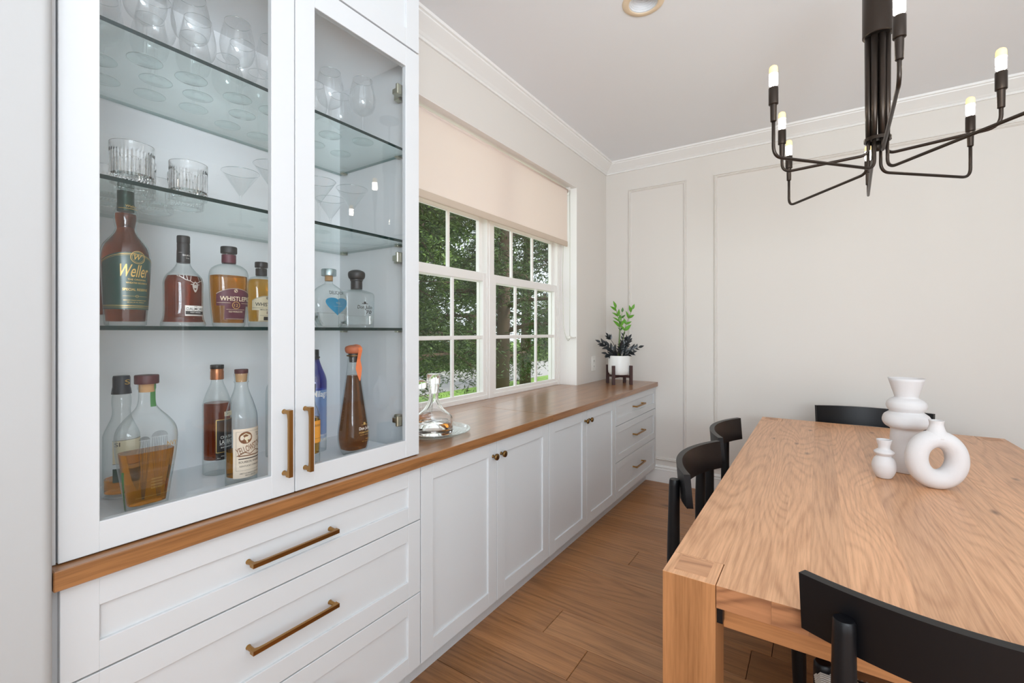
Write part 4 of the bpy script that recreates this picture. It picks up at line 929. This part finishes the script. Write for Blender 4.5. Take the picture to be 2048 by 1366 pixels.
b = Bottle('liquor_bottle', 'clear bottle with dark label, cut off by the stile between the two glass doors', -1.65, .918, S1,
    [(.040,0),(.042,.004),(.0425,.15),(.0415,.235),(.034,.262),(.018,.290),(.0135,.31),(.0130,.36),(.0150,.363)], 1, 2, None)
b.cap([(.0152,.355),(.0155,.385),(.0005,.386)], 'brass_dark'); lb = b.label('green_label', lambda m, S: S.patch(m, -.036, .036, .075, .215, .0006, 12, 4)); b.put(lb, 'white_print', lambda m, S: [S.text(m, 'reserve', .0, .20-.012*i, .03, .004) for i in range(9)])
# --- cabinet floor, right door
b = Bottle('liqueur_bottle', 'amber bottle with orange label beside the right door handle', -1.445, .918, S1,
    [(.026,0),(.0285,.003),(.029,.010),(.029,.150),(.026,.175),(.017,.200),(.0125,.215),(.0120,.250),(.0135,.252)], 1, 2, 'amber_light', .160)
b.cap([(.0138,.245),(.0142,.272),(.0005,.273)], 'black_cap'); lb = b.label('orange_label', lambda m, S: S.patch(m, -.024, .044, .075, .150, .0006, 12, 4)); b.put(lb, 'brown_print', lambda m, S: S.text(m, 'GRAN GAL', .014, .134, .050, .008) and S.text(m, 'R', .026, .108, .008, .010, .001, .3) and S.line(m, [(-.01,.09),(.04,.09)], .001))
b = Bottle('tequila_bottle', 'tall cobalt blue bottle fading to clear, behind the orange-labelled bottle', -1.60, 1.030, S1,
    [(.041,0),(.0435,.004),(.044,.050)], 1, 2, None, 'blue_glass')
for g_, pr_ in (('blue_clear', [(.044,.050),(.0445,.16),(.0445,.232)]), ('blue_glass', [(.0445,.232),(.0445,.262),(.040,.285),(.030,.310),(.021,.335),(.0165,.355),(.0160,.362)])):
    MB().lathe(smooth_prof(pr_, 4), 48, capb=False, capt=False).build('glass_section', M[g_], b.t, True)
b.S = Surf([(.0435,0),(.0445,.16),(.0445,.262)], 1, 2)
b.cap([(.0175,.345),(.0180,.352),(.0205,.353),(.0200,.357),(.0170,.358),(.0165,.384),(.0005,.385)], 'black_cap', 'stopper')
b.label('white_print', lambda m, S: S.text(m, 'Milagro', .004, .215, .070, .030, .0008) and S.text(m, 'SILVER', .012, .044, .050, .011, .0008) and S.text(m, 'TEQUILA', .012, .062, .045, .006, .0008), 'lettering')
b = Bottle('tequila_bottle', 'tall cone-shaped tequila bottle of brown spirit with orange ribbon seal', -1.43, 1.079, S1,
    [(.030,0),(.036,.004),(.046,.030),(.0500,.062),(.0490,.090),(.042,.150),(.033,.220),(.025,.285),(.0205,.320),(.0190,.345),(.0175,.360)], .96, 3.2, 'amber_deep', .292, base=.020)
b.cap([(.0150,.340),(.0165,.366),(.0185,.367),(.0185,.372)], 'black_cap', 'collar'); b.cap([(.024,.362),(.0250,.364),(.024,.367)], 'brass_dark', 'wire_ring')
b.cap(smooth_prof([(.016,.371),(.026,.375),(.0305,.386),(.028,.397),(.014,.403),(.0005,.404)], 4), 'terracotta', 'stopper')
rb = MB(); rb.box(-.0335,-.0005,-.002,.013,.372,.4052,.001) if False else None
pts = [(.000,.0065,.4060),(.018,.0065,.4030),(.0290,.0065,.395),(.0315,.0065,.385),(.0270,.0065,.370),(.0210,.0065,.350),(.0220,.0065,.318),(.0250,.0065,.292),(.0275,.0065,.272)]
wd = [.008,.0085,.0085,.008,.0075,.007,.014,.008,.001]; vs = []
for (x, y, z), w in zip(pts, wd): vs += [(x, y-w, z), (x, y+w, z), (x+.0008, y+w, z-.0002), (x+.0008, y-w, z-.0002)]
rb.add(vs, [(4*i+k, 4*i+(k+1)%4, 4*i+4+(k+1)%4, 4*i+4+k) for i in range(len(pts)-1) for k in range(4)])
rb.build('ribbon_seal', M['orange_rib'], b.t)
b.label('white_print', lambda m, S: S.text(m, 'Don Julio', .014, .098, .050, .014, .001, .1), 'lettering')
b.label('gold', lambda m, S: S.text(m, 'PRIMAVERA', .014, .085, .052, .006, .001) and S.disc(m, .014, .116, .005, .001) and S.line(m, [(.0,.112),(.028,.112)], .0014, .001) and S.text(m, 'TEQUILA REPOSADO', .014, .076, .046, .0034, .001) and S.text(m, '750 ML', .026, .060, .020, .004, .001) and S.text(m, '40% ALC/VOL', .018, .052, .036, .003, .001), 'small_print')
# ================================================================= GLASSES
def bowl_profile(foot, stem_h, bowl, rim, total, bmax_z):
    return [(foot,0),(foot,.0012),(foot*.6,.0035),(.009,.007),(.0042,.014),(.0038,stem_h*.5),(.0040,stem_h-.012),(.008,stem_h-.004),(bowl*.45,stem_h+.005),(bowl*.82,stem_h+(bmax_z-stem_h)*.40),(bowl,bmax_z),(bowl*.96,bmax_z+(total-bmax_z)*.4),(rim,total)]
def wine(label, group, foot, stem_h, bowl, rim, total, bm):
    t = thing('wine_glass', label, 'wine glass', (0,0,0), 0, group)
    pr = smooth_prof(bowl_profile(foot, stem_h, bowl, rim, total, bm), 4)
    k = max(i for i, q in enumerate(pr) if q[1] <= stem_h+.004)
    MB().lathe(pr[:k+1], 36, capt=False).build('foot_and_stem', M['stem_glass'], t, True)
    MB().lathe(pr[k:], 40, capb=False, capt=False).build('bowl', M['stem_glass'], t, True)
    MB().tube([(pr[-1][0]*math.cos(a), pr[-1][0]*math.sin(a), pr[-1][1]) for a in [2*PI*i/36 for i in range(37)]], .0007, 5, False).build('rim', M['rim_glass'], t, True)
    MB().tube([(foot*math.cos(a), foot*math.sin(a), .0012) for a in [2*PI*i/36 for i in range(37)]], .0009, 5, False).build('foot_edge', M['rim_glass'], t, True)
    return t
G1 = 'clear wine glasses on the top shelf'
lab_w = 'clear long-stemmed wine glass standing on the top glass shelf'
wa = wine(lab_w, G1, .037, .098, .046, .034, .225, .145); SH1 = 2.1022
labs = {3: 'front wine glass third from the left wall on the top glass shelf'}
ORD = ['first', 'second', 'third', 'fourth', 'fifth', 'sixth']
def rows(n_, spots, what, shelf, zz, proto, group=None):
    """one copy per spot, labelled by row and place in the row"""
    for rn, pts in spots:
        for k, (x, y) in enumerate(sorted(pts, key=lambda q: q[1])):
            c = proto if not n_ else copy_tree(proto); n_.append(c); c.location = (x, y, zz)
            c['label'] = '%s, %s row of %s, %s from left' % (what, rn, shelf, ORD[k])
            if group: c['group'] = group
rows([], [('front', [(-1.434,.449),(-1.433,.553),(-1.438,.676),(-1.430,.775)]), ('middle', [(-1.523,.380),(-1.523,.502),(-1.520,.604),(-1.533,.735),(-1.535,.860)]), ('back', [(-1.636,.417),(-1.629,.522),(-1.616,.630),(-1.652,.745),(-1.655,.850)])], 'clear wine glass', 'top shelf behind left door', SH1, wa)
wb = copy_tree(wa); G2 = 'wine glasses on the top shelf behind the right door'
rows([], [('front', [(-1.435,.985),(-1.385,1.085)]), ('back', [(-1.555,1.000),(-1.550,1.110)])], 'clear wine glass', 'top shelf behind right door', SH1, wb, G2)
SH2 = 1.7552
def tumbler():
    t = thing('whisky_tumbler', 'heavy cut-crystal whisky tumbler standing on the second glass shelf', 'tumbler', (0,0,0), 0, 'cut-crystal tumblers on the second shelf')
    n = 72; un = [(math.cos(2*PI*k/n)*(1-.028*(k%2)), math.sin(2*PI*k/n)*(1-.028*(k%2))) for k in range(n)]
    pr = [(.037,0,0),(.041,.002,0),(.0425,.006,1),(.0425,.022,1),(.0425,.074,1),(.0430,.080,0),(.0430,.096,0)]
    vs = []
    for r, z, fl_ in pr:
        for k in range(n):
            s = 1-.03*(k%2)*fl_; a = 2*PI*k/n; vs.append((r*s*math.cos(a), r*s*math.sin(a), z))
    m = len(pr); fs = [(i*n+k, i*n+(k+1)%n, (i+1)*n+(k+1)%n, (i+1)*n+k) for i in range(m-1) for k in range(n)]+[tuple(range(n))[::-1]]
    inn = [(.0405,.0958),(.0395,.090),(.0385,.024),(.033,.019)]; b0 = len(vs)
    for r, z in inn:
        for k in range(n): a = 2*PI*k/n; vs.append((r*math.cos(a), r*math.sin(a), z))
    tot = m+len(inn); fs = [(i*n+k, i*n+(k+1)%n, (i+1)*n+(k+1)%n, (i+1)*n+k) for i in range(tot-1) for k in range(n)]+[tuple(range(n))[::-1], tuple((tot-1)*n+k for k in range(n))]
    MB().add(vs, fs).build('body', M['crystal'], t)
    return t
tu = tumbler()
rows([], [('front', [(-1.356,.400),(-1.385,.528)]), ('middle', [(-1.470,.440),(-1.490,.562)]), ('back', [(-1.600,.410),(-1.610,.530)])], 'cut-crystal whisky tumbler', 'the second glass shelf', SH2, tu)
def martini():
    t = thing('martini_glass', 'clear cone-shaped martini glass standing on the second glass shelf', 'martini glass', (0,0,0), 0, 'martini glasses on the second shelf')
    MB().lathe(smooth_prof([(.036,0),(.036,.0012),(.020,.004),(.008,.008),(.0040,.018),(.0036,.060),(.0040,.096),(.006,.102)], 3), 32, capt=False).build('foot_and_stem', M['stem_glass'], t, True)
    MB().lathe([(.006,.102),(.055,.176)], 40, capb=False, capt=False).build('bowl', M['stem_glass'], t, True)
    MB().tube([(.055*math.cos(a), .055*math.sin(a), .176) for a in [2*PI*i/36 for i in range(37)]], .0008, 5, False).build('rim', M['rim_glass'], t, True)
    return t
ma_ = martini()
rows([], [('front', [(-1.425,.775),(-1.440,.945),(-1.420,1.065)]), ('back', [(-1.575,.750),(-1.600,1.100)])], 'cone-shaped martini glass', 'the second glass shelf', SH2, ma_)
